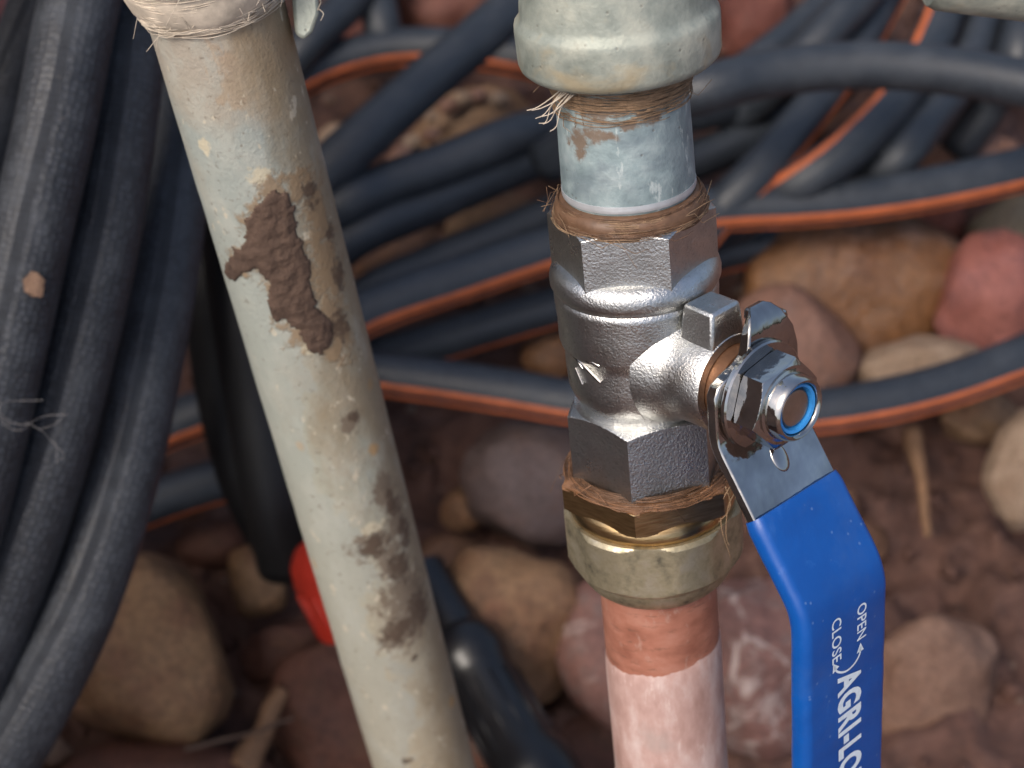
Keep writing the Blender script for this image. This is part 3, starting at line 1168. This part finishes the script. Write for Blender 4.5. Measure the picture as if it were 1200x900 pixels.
lf = thing('iron_pipe_fitting', 'cream-grey iron fitting with frayed pale fibre capping the leaning pipe', 'pipe fitting', LM)
v, f = lathe([(-0.075, 0.0165), (-0.031, 0.0168), (-0.0275, 0.0185), (-0.0255, 0.0192), (-0.0205, 0.0190), (-0.0187, 0.0182), (-0.0183, 0.0168), (-0.0185, 0.0140)], 96, 0.0002)
mesh('fitting_collar', v, f, MAT['galv'], lf, sharp=60)
hemp(lf, -0.0075, -0.0185, OD + 0.0006, OD + 0.0036, 170, 22, MAT['hempp'], 21, slope=0.7, thick=0.00014)
v, f = lathe([(-0.0195, OD + 0.0034), (-0.0150, OD + 0.0031), (-0.0110, OD + 0.0020), (-0.0075, OD + 0.0002)], 96, 0.0009)
mesh('hemp_wrap', v, f, MAT['hempp'], lf, sharp=None)
# lug beside the collar
LMi = LM.inverted()
lug = [(341, -30), (343, 8), (346, 40), (356, 47), (366, 38), (374, 16), (372, -30)]
dl = depth(P1) - 0.006
fr_ = [LMi @ at(x, y, dl) for x, y in lug]
bk_ = [LMi @ at(x, y, dl + 0.007) for x, y in lug]
n_ = len(lug)
o = mesh('fitting_lug', fr_ + bk_, [tuple(range(n_)), tuple(range(2 * n_ - 1, n_ - 1, -1))] + [(i, n_ + i, n_ + (i + 1) % n_, (i + 1) % n_) for i in range(n_)], MAT['galv'], lf, sharp=30)
md = o.modifiers.new('round', 'BEVEL')
md.width, md.segments = 0.0007, 2
strand(lf, [LMi @ at(372, 12, dl - 0.001), LMi @ at(376, 2, dl - 0.003), LMi @ at(372, -3, dl - 0.004)], MAT['hempp'])
strand(lf, [LMi @ at(373, 10, dl - 0.001), LMi @ at(379, 16, dl - 0.003), LMi @ at(376, 24, dl - 0.004)], MAT['hempp'])

# pipe crossing above the coil at the upper right
xa, xb = at(1112, -44, 0.36), at(1480, 2, 0.365)
ax_ = (xb - xa).normalized()
xl = (-FW + ax_ * ax_.dot(FW)).normalized()
XP = frame(xa, xl, ax_.cross(xl), ax_)
cpipe = thing('crossing_iron_pipe', 'yellowish grey iron pipe end showing at the upper right corner', 'pipe', XP)
v, f = lathe([(-0.003, 0.004), (-0.003, 0.0088), (-0.0012, 0.0096), (0.004, 0.0098), (0.30, 0.0098)], 64, 0.0003)
mesh('pipe_wall', v, f, MAT['galv'], cpipe, sharp=50)

# ------------------------------------------------------------------ hoses
HR = 0.0087


def hose(label, pts, m='hose', stripes=None, sref=None, rad=HR, ns=24, step=0.006, group='black garden hose loops', orange=None):
    P, L = crom(pts, 8)
    n = max(16, int(L / step))
    P, L = crom(pts, n)
    root = thing('garden_hose', label, 'hose', Matrix.Translation(P[len(P) // 2]), group)
    o0 = P[len(P) // 2].copy()
    P = [p - o0 for p in P]
    v, f, uv = tube(P, rad, ns, Vector((0.11, 0.23, 0.97)) if sref is None else sref)
    mesh('hose_wall', v, f, MAT[m], root, sharp=None, uvs=uv)
    if stripes:
        fr = frames(P, sref)
        for (c, wd) in stripes:
            v, f = [], []
            K_ = 4
            for i, p in enumerate(P):
                t, a, b = fr[i]
                for k in range(K_ + 1):
                    q = R(c + wd * (k / K_ - 0.5))
                    v.append(p + (a * math.cos(q) + b * math.sin(q)) * (rad + (0.00025 if 0 < k < K_ else -0.0001)))
            w = K_ + 1
            for i in range(len(P) - 1):
                for k in range(K_):
                    q = i * w + k
                    f.append((q, q + 1, q + 1 + w, q + w))
            mesh('orange_stripe', v, f, MAT['orange'], root, sharp=None)
    return root


def G(z, *pts):
    return [on(x, y, z if len(q) == 0 else q[0]) for x, y, *q in pts]


def D(*pts):
    return [at(x, y, d) for x, y, d in pts]


DOWNF = (-UP * 0.75 - FW * 0.66)
PAIR = [(-20, 22), (16, 22)]

# near bundle on the left; unseen return loops added to shade the stones
hose('dusty black hose with knurled skin, outermost of the upright bundle', D((190, -330, 0.47), (140, -160, 0.455), (94, 0, 0.445), (64, 150, 0.44), (30, 300, 0.44), (-2, 450, 0.443), (-40, 610, 0.45), (-100, 800, 0.46), (-190, 1010, 0.47), (-320, 1090, 0.46), (-420, 960, 0.44), (-420, 700, 0.42), (-360, 400, 0.41), (-250, 60, 0.41), (-120, -250, 0.42)), 'hose_dusty', step=0.004, rad=0.0100)
hose('smooth black hose in the upright bundle, second inward from the dusty knurled one', D((235, -330, 0.50), (190, -150, 0.48), (156, 0, 0.468), (143, 120, 0.463), (117, 290, 0.46), (86, 430, 0.46), (52, 560, 0.462), (5, 700, 0.468), (-60, 850, 0.475), (-150, 1040, 0.485), (-270, 1120, 0.475), (-350, 960, 0.46), (-350, 700, 0.44), (-290, 400, 0.43), (-190, 60, 0.43), (-70, -260, 0.44)), 'hose_mid', step=0.004, rad=0.0098)
hose('scuffed black hose of the upright bundle, the innermost, passing the large tan stone', D((260, -260, 0.56), (235, -80, 0.53), (215, 80, 0.51), (205, 200, 0.50), (190, 320, 0.49), (168, 440, 0.482), (142, 560, 0.478), (98, 700, 0.476), (42, 820, 0.478), (-35, 960, 0.485), (-120, 1120, 0.50), (-220, 1160, 0.49), (-285, 980, 0.47), (-280, 720, 0.455), (-220, 420, 0.45), (-130, 80, 0.45), (-20, -260, 0.46)), 'hose_dusty', step=0.004, rad=0.0100)
hose('black hose slipping behind the upright bundle at the far upper corner', D((130, -260, 0.50), (80, -90, 0.50), (38, 30, 0.50), (2, 130, 0.505), (-40, 260, 0.51), (-110, 420, 0.53)), 'hose_mid')
hose('black hose with thin orange line deep behind the upright bundle', D((225, -120, 0.60), (226, 40, 0.585), (222, 160, 0.575), (206, 270, 0.57), (186, 380, 0.57), (170, 480, 0.58), (130, 640, 0.60)), 'hose', [(0, 20)], RT * 0.85 - FW * 0.5)
hose('plain black hose running down in shadow between the bundle and leaning pipe', D((245, 60, 0.62), (262, 200, 0.60), (278, 330, 0.60), (296, 450, 0.61), (318, 580, 0.62), (335, 660, 0.64)), 'hose_shade', rad=0.0105)
hose('plain black hose half hidden under the leaning pipe, beside the bundle', D((215, 180, 0.63), (245, 320, 0.62), (262, 450, 0.63), (290, 560, 0.64), (330, 640, 0.66)), 'hose_shade', rad=0.0105)

# coil lying on the stones
hose('black hose with two orange lines curving under the valve, lowest of the coil', G(0.062, (250, 380, 0.05), (340, 412, 0.056), (440, 437), (520, 449), (600, 461), (680, 474), (780, 484), (880, 487), (960, 483), (1050, 468), (1130, 446), (1200, 419), (1300, 372, 0.05)), 'hose', [(-17, 17), (15, 14)], -UP * 0.70 - FW * 0.72, rad=0.0092)
hose('black hose with a broad orange line passing behind the valve top', G(0.075, (90, 560, 0.05), (180, 507, 0.055), (265, 472, 0.06), (350, 420, 0.07), (430, 366), (540, 327), (650, 290), (740, 262), (840, 246), (930, 241), (1010, 234), (1100, 220), (1200, 198), (1300, 170)), 'hose', [(-8, 25), (25, 13)], -UP * 0.76 - FW * 0.65, rad=0.0092)
hose('black hose just under the broad orange-lined one, fading orange on its underside', G(0.035, (380, 430, 0.03), (440, 420), (520, 398), (600, 374), (660, 356), (760, 322), (850, 296), (930, 281), (1000, 272, 0.03)), 'hose', [(0, 16)], -UP * 0.9 - FW * 0.35)
hose('black hose with bluish sheen behind the zinc nipple, above the orange-lined one', G(0.055, (350, 420, 0.04), (430, 348), (500, 314), (580, 281), (655, 249), (740, 217), (820, 186), (905, 150), (960, 118), (1010, 70, 0.06)), 'hose')
hose('thick black hose rising from the leaning pipe towards the zinc nipple', G(0.07, (330, 345, 0.05), (410, 277), (500, 236), (580, 200), (655, 170), (740, 142), (830, 124), (900, 112, 0.06), (960, 98, 0.055)), 'hose', rad=0.0102)
hose('black hose tucked over the thick one beside the leaning pipe', G(0.085, (340, 290, 0.06), (400, 240), (450, 216), (520, 192), (600, 160), (660, 142, 0.07), (740, 120, 0.06)), 'hose')
hose('black hose cutting diagonally up from the leaning pipe to the iron socket', G(0.10, (300, 290, 0.07), (360, 222, 0.09), (420, 166), (500, 95), (560, 44), (620, -8), (700, -75), (800, -140)), 'hose', rad=0.0098)
hose('black hose with twin orange lines arching behind the diagonal hose', G(0.05, (240, 190, 0.04), (310, 118), (365, 84), (430, 62), (495, 55), (560, 60), (620, 70), (700, 92), (780, 130, 0.04)), 'hose', [(-20, 18), (14, 16)], -UP * 0.82 - FW * 0.57, rad=0.0092)
hose('black hose leaving the frame above the red stone beside the iron fitting', G(0.065, (310, 110, 0.05), (360, 52), (420, -8), (480, -70)), 'hose')
hose('black hose dropping steeply between two red stones at the top', G(0.055, (425, -80), (438, -20), (448, 30), (456, 75, 0.04)), 'hose')
# coil at the upper right
hose('glossy black hose arching over all the others at the upper right', G(0.145, (640, 190, 0.09), (720, 140, 0.12), (815, 108), (890, 88), (970, 78), (1040, 77), (1120, 84), (1210, 100), (1300, 125)), 'hose', rad=0.0090)
hose('black hose with orange edge slanting down beside the zinc nipple', G(0.085, (1080, -90), (1035, 0), (998, 64), (945, 136), (890, 200), (830, 262, 0.07), (780, 330, 0.04)), 'hose', [(0, 24)], RT * 0.72 - UP * 0.5 - FW * 0.48)
hose('black hose with orange upper edge, slanting beside its orange-edged twin', G(0.09, (1150, -90), (1112, 0), (1082, 70), (1040, 130), (985, 182), (925, 222, 0.08), (860, 262, 0.05), (800, 300, 0.035)), 'hose', [(0, 28)], -RT * 0.70 + UP * 0.35 - FW * 0.62)
hose('plain black hose slanting down to the small pinkish stone', G(0.08, (1190, -90), (1160, 0), (1135, 70), (1095, 132), (1050, 185), (990, 236, 0.05), (930, 280, 0.03)), 'hose')
hose('black hose slanting outermost at the upper right edge', G(0.085, (1230, -80), (1208, 0), (1190, 60), (1160, 120, 0.06), (1120, 180, 0.04)), 'hose')
hose('black hose climbing from behind the iron socket to the top edge', G(0.075, (1060, -90), (985, -10), (930, 42), (870, 88), (810, 128, 0.06), (740, 170, 0.045)), 'hose')
hose('black hose climbing beside it with its side against the orange-edged strand', G(0.10, (1090, -120), (1030, -30), (985, 20), (930, 78, 0.09), (860, 140, 0.06)), 'hose')
# low strands in the dark
hose('dusky black hose with dull orange line in the dark above the large tan stone', G(0.045, (60, 640), (150, 600), (220, 574), (300, 552), (380, 530)), 'hose', [(-6, 16), (22, 14)], -UP * 0.92 - FW * 0.3)

# ------------------------------------------------------------------ stones
RV, RF_ = ico(4)


def rock(label, px, py, wpx, hpx, z, mt, seed, rot=0.0, thick=0.75, ang=0.25, sq=2.0, d=None, kind_name='stone'):
    """a cobble about wpx by hpx photo pixels across, centre at height z"""
    c = on(px, py, z) if d is None else at(px, py, d)
    k = K * depth(c)
    rx, ry = wpx * k / 2, hpx * k / 2
    rz = thick * (rx + ry) / 2
    ex = RT * math.cos(rot) + UP * math.sin(rot)
    ey = UP * math.cos(rot) - RT * math.sin(rot)
    ez = -FW
    v = []
    sv = Vector((seed * 3.1, seed * 1.7, seed * 0.9))
    # a few cutting planes give worn flat faces
    rnd = random.Random(seed)
    cuts = []
    for q in range(7):
        n = Vector((rnd.gauss(0, 1), rnd.gauss(0, 1), rnd.gauss(0, 1))).normalized()
        cuts.append((n, rnd.uniform(0.72, 0.95)))
    for p in RV:
        q = Vector(p)
        if sq != 2.0:
            s = (abs(q.x) ** sq + abs(q.y) ** sq + abs(q.z) ** sq) ** (1 / sq)
            q = q / s
        for n, dd in cuts:
            e = q.dot(n) - dd
            if e > 0:
                q = q - n * e * (0.5 + ang)
        r = 1 + ang * 0.45 * noise.noise(q * 1.3 + sv) + ang * 0.22 * noise.noise(q * 3.1 + sv) + 0.02 * noise.noise(q * 9 + sv)
        q = q * r
        v.append(ex * q.x * rx + ey * q.y * ry + ez * q.z * rz)
    o = mesh(kind_name, v, RF_, mt, sharp=None)
    o.location = c
    return tag(o, label, 'stone', 'stones on the soil')


shade_brown = lambda s: m_rock('shaded_dark_brown_stone', (0.11, 0.038, 0.022), (0.19, 0.075, 0.046), (0.14, 0.068, 0.036), 0.5, 30, seed=s)  # shade on the low stones put into this darker brown
btan = lambda s: m_rock('brown_tan_stone', (0.22, 0.105, 0.05), (0.38, 0.215, 0.105), (0.25, 0.105, 0.062), 0.5, 26, seed=s)
tan = lambda s: m_rock('tan_stone', (0.218, 0.122, 0.065), (0.358, 0.217, 0.121), (0.264, 0.123, 0.072), 0.5, 30, seed=s)
gold = lambda s: m_rock('golden_brown_stone', (0.18, 0.072, 0.028), (0.29, 0.135, 0.055), (0.38, 0.23, 0.17), 0.6, 22, seed=s, rough=0.42)
pinkg = lambda s: m_rock('pink_grey_stone', (0.296, 0.143, 0.091), (0.358, 0.192, 0.140), (0.255, 0.165, 0.140), 0.6, 30, seed=s)
pinkr = lambda s: m_rock('pink_stone', (0.335, 0.105, 0.079), (0.465, 0.171, 0.139), (0.262, 0.109, 0.109), 0.6, 34, seed=s)
pale = lambda s: m_rock('pale_beige_stone', (0.385, 0.257, 0.168), (0.551, 0.397, 0.282), (0.356, 0.215, 0.139), 0.4, 60, seed=s, rough=0.75)
purp = lambda s: m_rock('purple_grey_stone', (0.121, 0.082, 0.079), (0.199, 0.141, 0.132), (0.271, 0.149, 0.111), 0.4, 36, seed=s)
redw = lambda s: m_rock('red_white_stone', (0.20, 0.095, 0.08), (0.32, 0.155, 0.125), (0.30, 0.215, 0.195), 0.8, 36, seed=s, vein=(0.44, 0.36, 0.33))
brown = lambda s: m_rock('brown_stone', (0.171, 0.078, 0.043), (0.274, 0.139, 0.082), (0.220, 0.117, 0.053), 0.5, 32, seed=s)
dred = lambda s: m_rock('dark_red_stone', (0.181, 0.046, 0.030), (0.280, 0.088, 0.062), (0.174, 0.084, 0.072), 0.4, 40, seed=s)
grn = lambda s: m_rock('grey_green_stone', (0.178, 0.146, 0.095), (0.273, 0.221, 0.151), (0.213, 0.149, 0.098), 0.4, 40, seed=s)

rock('large rounded tan stone below the upright hose bundle', 165, 768, 222, 236, 0.035, btan(1), 11, 0.5, 0.8, 0.22)
rock('flat dark brown stone along the bottom edge under the large tan stone', 190, 925, 300, 110, 0.020, shade_brown(2), 12, 0.0, 0.6, 0.2)
rock('small round tan stone in shadow beside the red cap', 303, 680, 76, 92, 0.012, btan(3), 13, 0.2, 0.8, 0.2)
rock('dark brown stone in shadow behind the foot of the leaning pipe', 392, 838, 150, 190, 0.012, shade_brown(4), 14, 0.3, 0.6, 0.3)
rock('broad brown stone with pale top edge between the two pipes', 588, 744, 200, 212, 0.024, btan(5), 15, -0.5, 0.7, 0.3, 2.6)
rock('purple-grey lumpy stone under the lowest orange-lined hose', 622, 562, 156, 176, 0.024, purp(6), 16, 0.4, 0.7, 0.35)
rock('small dim tan stone beside the purple-grey stone', 545, 598, 56, 54, 0.012, btan(7), 17, 0.0, 0.7, 0.25)
rock('reddish-brown stone with pale rim half behind the copper pipe', 724, 762, 140, 196, 0.030, redw(8), 18, 0.1, 0.6, 0.15)
rock('large mottled red and white stone between copper pipe and blue lever', 886, 772, 158, 236, 0.028, redw(9), 19, 0.1, 0.7, 0.28)
rock('flattish light brown stone beside the blue lever', 1098, 798, 168, 150, 0.004, m_rock('light_brown_stone', (0.262, 0.134, 0.083), (0.388, 0.228, 0.158), (0.240, 0.124, 0.086), 0.5, 40, seed=3), 20, 0.5, 0.6, 0.3)
rock('cream and tan stone cut off by the edge beside the bare soil', 1205, 548, 96, 150, 0.022, pale(11), 21, -0.3, 0.8, 0.3)
rock('big golden-brown stone above the nut of the lever', 1002, 340, 270, 190, 0.020, gold(12), 22, 0.1, 0.75, 0.2, 2.4)
rock('smooth pinkish-grey stone right behind the lever nut', 925, 415, 168, 168, 0.032, pinkg(13), 23, -0.4, 0.7, 0.14)
rock('smooth pink stone by the edge, next to the golden-brown one', 1158, 346, 132, 156, 0.034, pinkr(14), 24, -0.4, 0.8, 0.25)
rock('rough pale beige stone between the golden stone and the lowest hose', 1078, 432, 152, 76, 0.028, pale(15), 25, 0.1, 0.9, 0.4)
rock('small pinkish stone inside the loop of the upper hoses', 1140, 188, 116, 64, 0.03, pinkg(16), 26, 0.1, 0.8, 0.25)
rock('grey-green stone at the edge under the broad orange-lined hose', 1188, 268, 110, 80, 0.012, grn(17), 27, 0.2, 0.7, 0.25)
rock('tan stone with white grit, framed by hoses left of the iron socket', 552, 148, 150, 96, 0.03, m_rock('warm_tan_stone', (0.283, 0.162, 0.085), (0.390, 0.236, 0.134), (0.285, 0.144, 0.080), 0.4, 30, seed=18), 28, 0.2, 0.7, 0.3)
rock('brick-red stone at the top edge, right of the steep hose', 520, 14, 130, 96, 0.03, m_rock('brick_red_stone', (0.223, 0.076, 0.051), (0.299, 0.120, 0.081), (0.220, 0.092, 0.079), 0.4, 30, seed=19), 29, 0.1, 0.7, 0.25)
rock('dull red stone showing as a triangle between hoses by the iron fitting', 418, 38, 70, 74, 0.02, dred(20), 30, 0.1, 0.7, 0.3)
rock('small pale pink stone peeping out beside the leaning pipe', 391, 160, 44, 30, 0.03, pale(21), 31, 0.5, 0.7, 0.2)
rock('dark reddish stone behind the iron socket', 885, 22, 120, 100, 0.01, dred(22), 32, 0.3, 0.7, 0.3)
rock('tan stone half under the lowest hose by the bare soil', 1150, 492, 96, 62, 0.006, tan(23), 33, 0.1, 0.8, 0.3)
rock('tan stone glimpsed between the two middle hoses', 575, 258, 110, 56, 0.006, tan(24), 34, 0.3, 0.6, 0.3)
rock('dim golden stone glimpsed behind the valve body', 642, 420, 70, 62, 0.01, gold(25), 35, 0.2, 0.7, 0.2)
rock('brick-coloured stone at the very upper corner behind the hose bundle', -6, 8, 60, 60, 0.02, pinkr(26), 36, 0.1, 0.7, 0.2)
rock('brown stone lost in the dark under the middle hoses', 470, 302, 110, 70, 0.006, brown(27), 37, 0.4, 0.6, 0.3)
rock('dark brown stone under the small dim tan one', 520, 660, 100, 70, -0.004, brown(28), 38, 0.4, 0.6, 0.3)
rock('dull brown stone low between the mottled stone and the light brown one', 990, 640, 110, 80, -0.006, brown(29), 39, 0.2, 0.6, 0.3)
rock('dark stone below the broad brown one at the bottom edge', 690, 880, 120, 90, -0.004, shade_brown(30), 40, 0.4, 0.6, 0.3)
rock('reddish stone at the edge above the grey-green one', 1100, 262, 70, 60, 0.004, dred(31), 41, 0.4, 0.6, 0.3)
rock('half-buried brown stone beside the mottled one, under the blue lever bend', 968, 600, 90, 66, 0.004, brown(51), 51, 0.3, 0.7, 0.35)
rock('dark brown stone wedged between the broad brown stone and leaning pipe foot', 560, 868, 120, 90, 0.004, shade_brown(54), 54, 0.1, 0.7, 0.3)
rock('dim brown stone wedged between the large tan stone and the small round one', 250, 640, 90, 60, 0.008, shade_brown(55), 55, 0.1, 0.7, 0.3)
rock('dusky red stone in the gap below the red cap', 330, 762, 100, 70, 0.004, shade_brown(56), 56, 0.4, 0.7, 0.3)
# pebbles in a curved row beside the tan stone
for i, (x, y, s) in enumerate(((470, 183, 26), (482, 168, 20), (506, 158, 19), (505, 138, 15), (526, 124, 20), (540, 116, 20), (560, 112, 18), (585, 116, 18))):
    o = rock('tiny %s pebble, %s of the curved row beside the diagonal hose counting upwards' % ('pale' if i % 2 else 'pinkish', ('first', 'second', 'third', 'fourth', 'fifth', 'sixth', 'seventh', 'last')[i]), x, y, s * 1.25, s, 0.052, pale(40 + i) if i % 2 else pinkg(40 + i), 60 + i, 0.3, 0.8, 0.25, kind_name='pebble')
    o['group'] = 'row of tiny pale pebbles'
    o['category'] = 'pebble'


# stones outside the picture and crumbs on the soil: too many to count
def rubble():
    rnd = random.Random(5)
    iv, if_ = ico(2)
    b = MB()
    n = 0
    while n < 70:
        x, y = rnd.uniform(-0.75, 0.75), rnd.uniform(0.0, 1.5)
        p = Vector((x, y, 0)) - CAM
        px, py = 600 + p.dot(RT) / p.dot(FW) / K, 450 - p.dot(UP) / p.dot(FW) / K
        if (-90 < px < 1290 and -110 < py < 1010) or x < -0.28:
            continue
        n += 1
        r = rnd.uniform(0.018, 0.045)
        sv = Vector((n * 2.3, n, 3))
        s = Vector((rnd.uniform(0.8, 1.2), rnd.uniform(0.8, 1.2), rnd.uniform(0.55, 0.8)))
        b.add([Vector((x, y, r * 0.2)) + Vector((q.x * s.x, q.y * s.y, q.z * s.z)) * r * (1 + 0.25 * noise.noise(q * 1.4 + sv)) for q in iv], if_)
    o = b.build('rubble', brown(50), sharp=None)
    tag(o, 'loose brown stones spread over the soil around the coil', 'rubble', kind='stuff')
    b = MB()
    iv, if_ = ico(1)
    for n in range(3200):
        x, y = rnd.uniform(-0.36, 0.36), rnd.uniform(0.15, 0.95)
        r = rnd.choice((0.0012, 0.0016, 0.002, 0.003, 0.0045)) * rnd.uniform(0.7, 1.3)
        p = Vector((x, y, 0.0))
        h = 0.018 * noise.noise(p * 9) + 0.010 * noise.noise(p * 27) + 0.006 * noise.noise(p * 70) - 0.004
        sv = Vector((n * 2.3, n, 3))
        b.add([Vector((x, y, h + r * 0.3)) + q * r * (1 + 0.5 * noise.noise(q * 1.4 + sv)) for q in iv], if_)
    o = b.build('soil_crumbs', MAT['soil'], sharp=None)
    tag(o, 'small crumbs of red-brown earth scattered on the soil', 'soil crumbs', kind='stuff')


rubble()


def gravel():
    rnd = random.Random(15)
    iv, if_ = ico(1)
    b = MB()
    for n in range(520):
        x, y = rnd.uniform(-0.34, 0.36), rnd.uniform(0.15, 0.95)
        r = rnd.choice((0.0015, 0.002, 0.003, 0.004, 0.006)) * rnd.uniform(0.7, 1.2)
        p = Vector((x, y, 0.0))
        h = 0.018 * noise.noise(p * 9) + 0.010 * noise.noise(p * 27) + 0.006 * noise.noise(p * 70) - 0.004
        sv = Vector((n * 1.3, n, 8))
        b.add([Vector((x, y, h + r * 0.25)) + Vector((q.x, q.y * 0.8, q.z * 0.7)) * r * (1 + 0.6 * noise.noise(q * 1.2 + sv)) for q in iv], if_)
    o = b.build('gravel', m_rock('mixed_gravel', (0.20, 0.11, 0.08), (0.42, 0.30, 0.23), (0.30, 0.24, 0.21), 0.6, 60, seed=70), smooth=False)
    tag(o, 'scattered small tan and grey grit on the soil', 'gravel', kind='stuff')


gravel()

# ------------------------------------------------------------------ small things
# red plastic cap behind the leaning pipe
c = at(404, 676, 0.60)
ax_ = (RT * 0.35 - UP * 0.75 + FW * 0.2).normalized()
xl = (-FW + ax_ * ax_.dot(FW)).normalized()
rc_ = thing('red_cap', 'bright red plastic cap peeping out behind the leaning pipe', 'plastic cap', frame(c - ax_ * 0.018, xl, ax_.cross(xl), ax_))
v, f = lathe([(0.0, 0.001), (0.0008, 0.006), (0.003, 0.0115), (0.007, 0.0150), (0.013, 0.0165), (0.024, 0.0168), (0.034, 0.0166), (0.035, 0.0150)], 64)
mesh('cap_shell', v, f, MAT['red'], rc_, sharp=50)
b = MB()
for q in range(18):
    a = 2 * math.pi * q / 18
    P = [Vector((math.cos(a) * 0.0166, math.sin(a) * 0.0166, z)) for z in (0.016, 0.024, 0.0335)]
    v, f, _ = tube(P, 0.0007, 6, Vector((math.cos(a), math.sin(a), 0)))
    b.add(v, f)
b.build('grip_ridges', MAT['red'], rc_, sharp=None)
# black plastic connector at the bottom between the pipes
pa, pb = on(522, 722, 0.05), on(640, 930, 0.05)
ax_ = (pb - pa).normalized()
xl = (-FW + ax_ * ax_.dot(FW)).normalized()
hc = thing('hose_connector', 'glossy black plastic hose connector lying beside the foot of the leaning pipe', 'hose connector', frame(pa, xl, ax_.cross(xl), ax_))
v, f = lathe([(-0.02, 0.0095), (0.008, 0.0100), (0.010, 0.0120), (0.014, 0.0135), (0.022, 0.0140), (0.024, 0.0128), (0.028, 0.0126), (0.060, 0.0132), (0.064, 0.0150), (0.074, 0.0152), (0.078, 0.0135), (0.11, 0.0132)], 64)
mesh('connector_body', v, f, MAT['black'], hc, sharp=40)
b = MB()
for q in range(14):
    a = 2 * math.pi * q / 14
    P = [Vector((math.cos(a) * 0.0131, math.sin(a) * 0.0131, z)) for z in (0.031, 0.045, 0.058)]
    v, f, _ = tube(P, 0.0003, 6, Vector((math.cos(a), math.sin(a), 0)))
    b.add(v, f)
b.build('grip_ribs', MAT['black'], hc, sharp=None)
# crumpled silver scrap in the dark beside the cap
P = [on(x, y, 0.03 + dz) for x, y, dz in ((316, 590, 0), (322, 578, 0.006), (334, 600, 0.002), (338, 596, 0.008), (330, 632, 0.0), (318, 622, 0.004))]
iv, if_ = ico(2)
cc = sum(P, Vector()) / 6
o = mesh('grey_scrap', [RT * q.x * 0.004 * (1 + 0.6 * noise.noise(q * 2)) + UP * q.y * 0.009 * (1 + 0.6 * noise.noise(q * 2 + Vector((4, 1, 2)))) + FW * q.z * 0.002 for q in iv], if_, MAT['foil'], sharp=20)
o.location = cc
tag(o, 'crumpled grey scrap in the dark above the red cap', 'scrap')


def stick(label, pts, r0, r1, m='straw', cat='stick', name='dry_stick'):
    P, L = crom(pts, 26)
    P = [p + Vector((noise.noise(p * 90), noise.noise(p * 90 + Vector((3, 3, 3))), noise.noise(p * 90 + Vector((7, 1, 3))))) * 0.0012 for p in P]
    o0 = P[0].copy()
    v, f, _ = tube([p - o0 for p in P], lambda w: (r0 + (r1 - r0) * w) * (0.92 + 0.1 * math.sin(w * 9)), 9, Vector((0.2, 0.3, 1)))
    o = mesh(name, v, f, MAT[m], sharp=None)
    o.location = o0
    return tag(o, label, cat)


stick('tan dry leaf stalk standing on the bare soil beside the blue lever', G(0.014, (1068, 505), (1076, 540), (1082, 575), (1086, 628)), 0.0042, 0.0014)
stick('thick tan splinter of wood beside the large tan stone', G(0.028, (332, 808), (314, 845), (296, 882), (284, 905)), 0.003, 0.006)
stick('thin dark twig lying over the flat dark stone', G(0.045, (215, 878), (260, 866), (300, 858), (345, 842)), 0.0010, 0.0007, 'mud', 'twig', 'thin_twig')
# crumb on the knurled hose
iv, if_ = ico(2)
o = mesh('clay_crumb', [(RT * q.x * 0.0026 + UP * q.y * 0.0030 - FW * q.z * 0.0012) * (1 + 0.7 * noise.noise(q * 2.1)) for q in iv], if_, m_mud('brown_clay', (0.12, 0.07, 0.045), (0.20, 0.125, 0.085)), sharp=25)
o.location = at(40, 333, 0.4300)
tag(o, 'light brown crumb of clay stuck on the knurled hose', 'crumb')
# cobweb across the bundle
b = MB()
rnd = random.Random(2)
for pts in (((-6, 466), (4, 486), (20, 498), (34, 496), (52, 488), (76, 484)), ((2, 474), (14, 470), (28, 468), (50, 470)), ((30, 496), (48, 505), (62, 520), (74, 532), (66, 540)), ((34, 498), (24, 504), (10, 502), (2, 494)),
            ((48, 502), (62, 498), (72, 490), (78, 486)), ((60, 514), (66, 522), (66, 538)), ((0, 470), (2, 488), (12, 500))):
    P, _ = crom([at(x + rnd.uniform(-2, 2), y + rnd.uniform(-2, 2), 0.427 + rnd.uniform(0, 0.006)) for x, y in pts], 20)
    v, f, _ = tube(P, 0.00007, 4, Vector((0.3, 0.2, 1)))
    b.add(v, f)
o = b.build('cobweb', MAT['web'], sharp=None)
tag(o, 'torn pale cobweb threads spanning the upright hose bundle', 'cobweb')
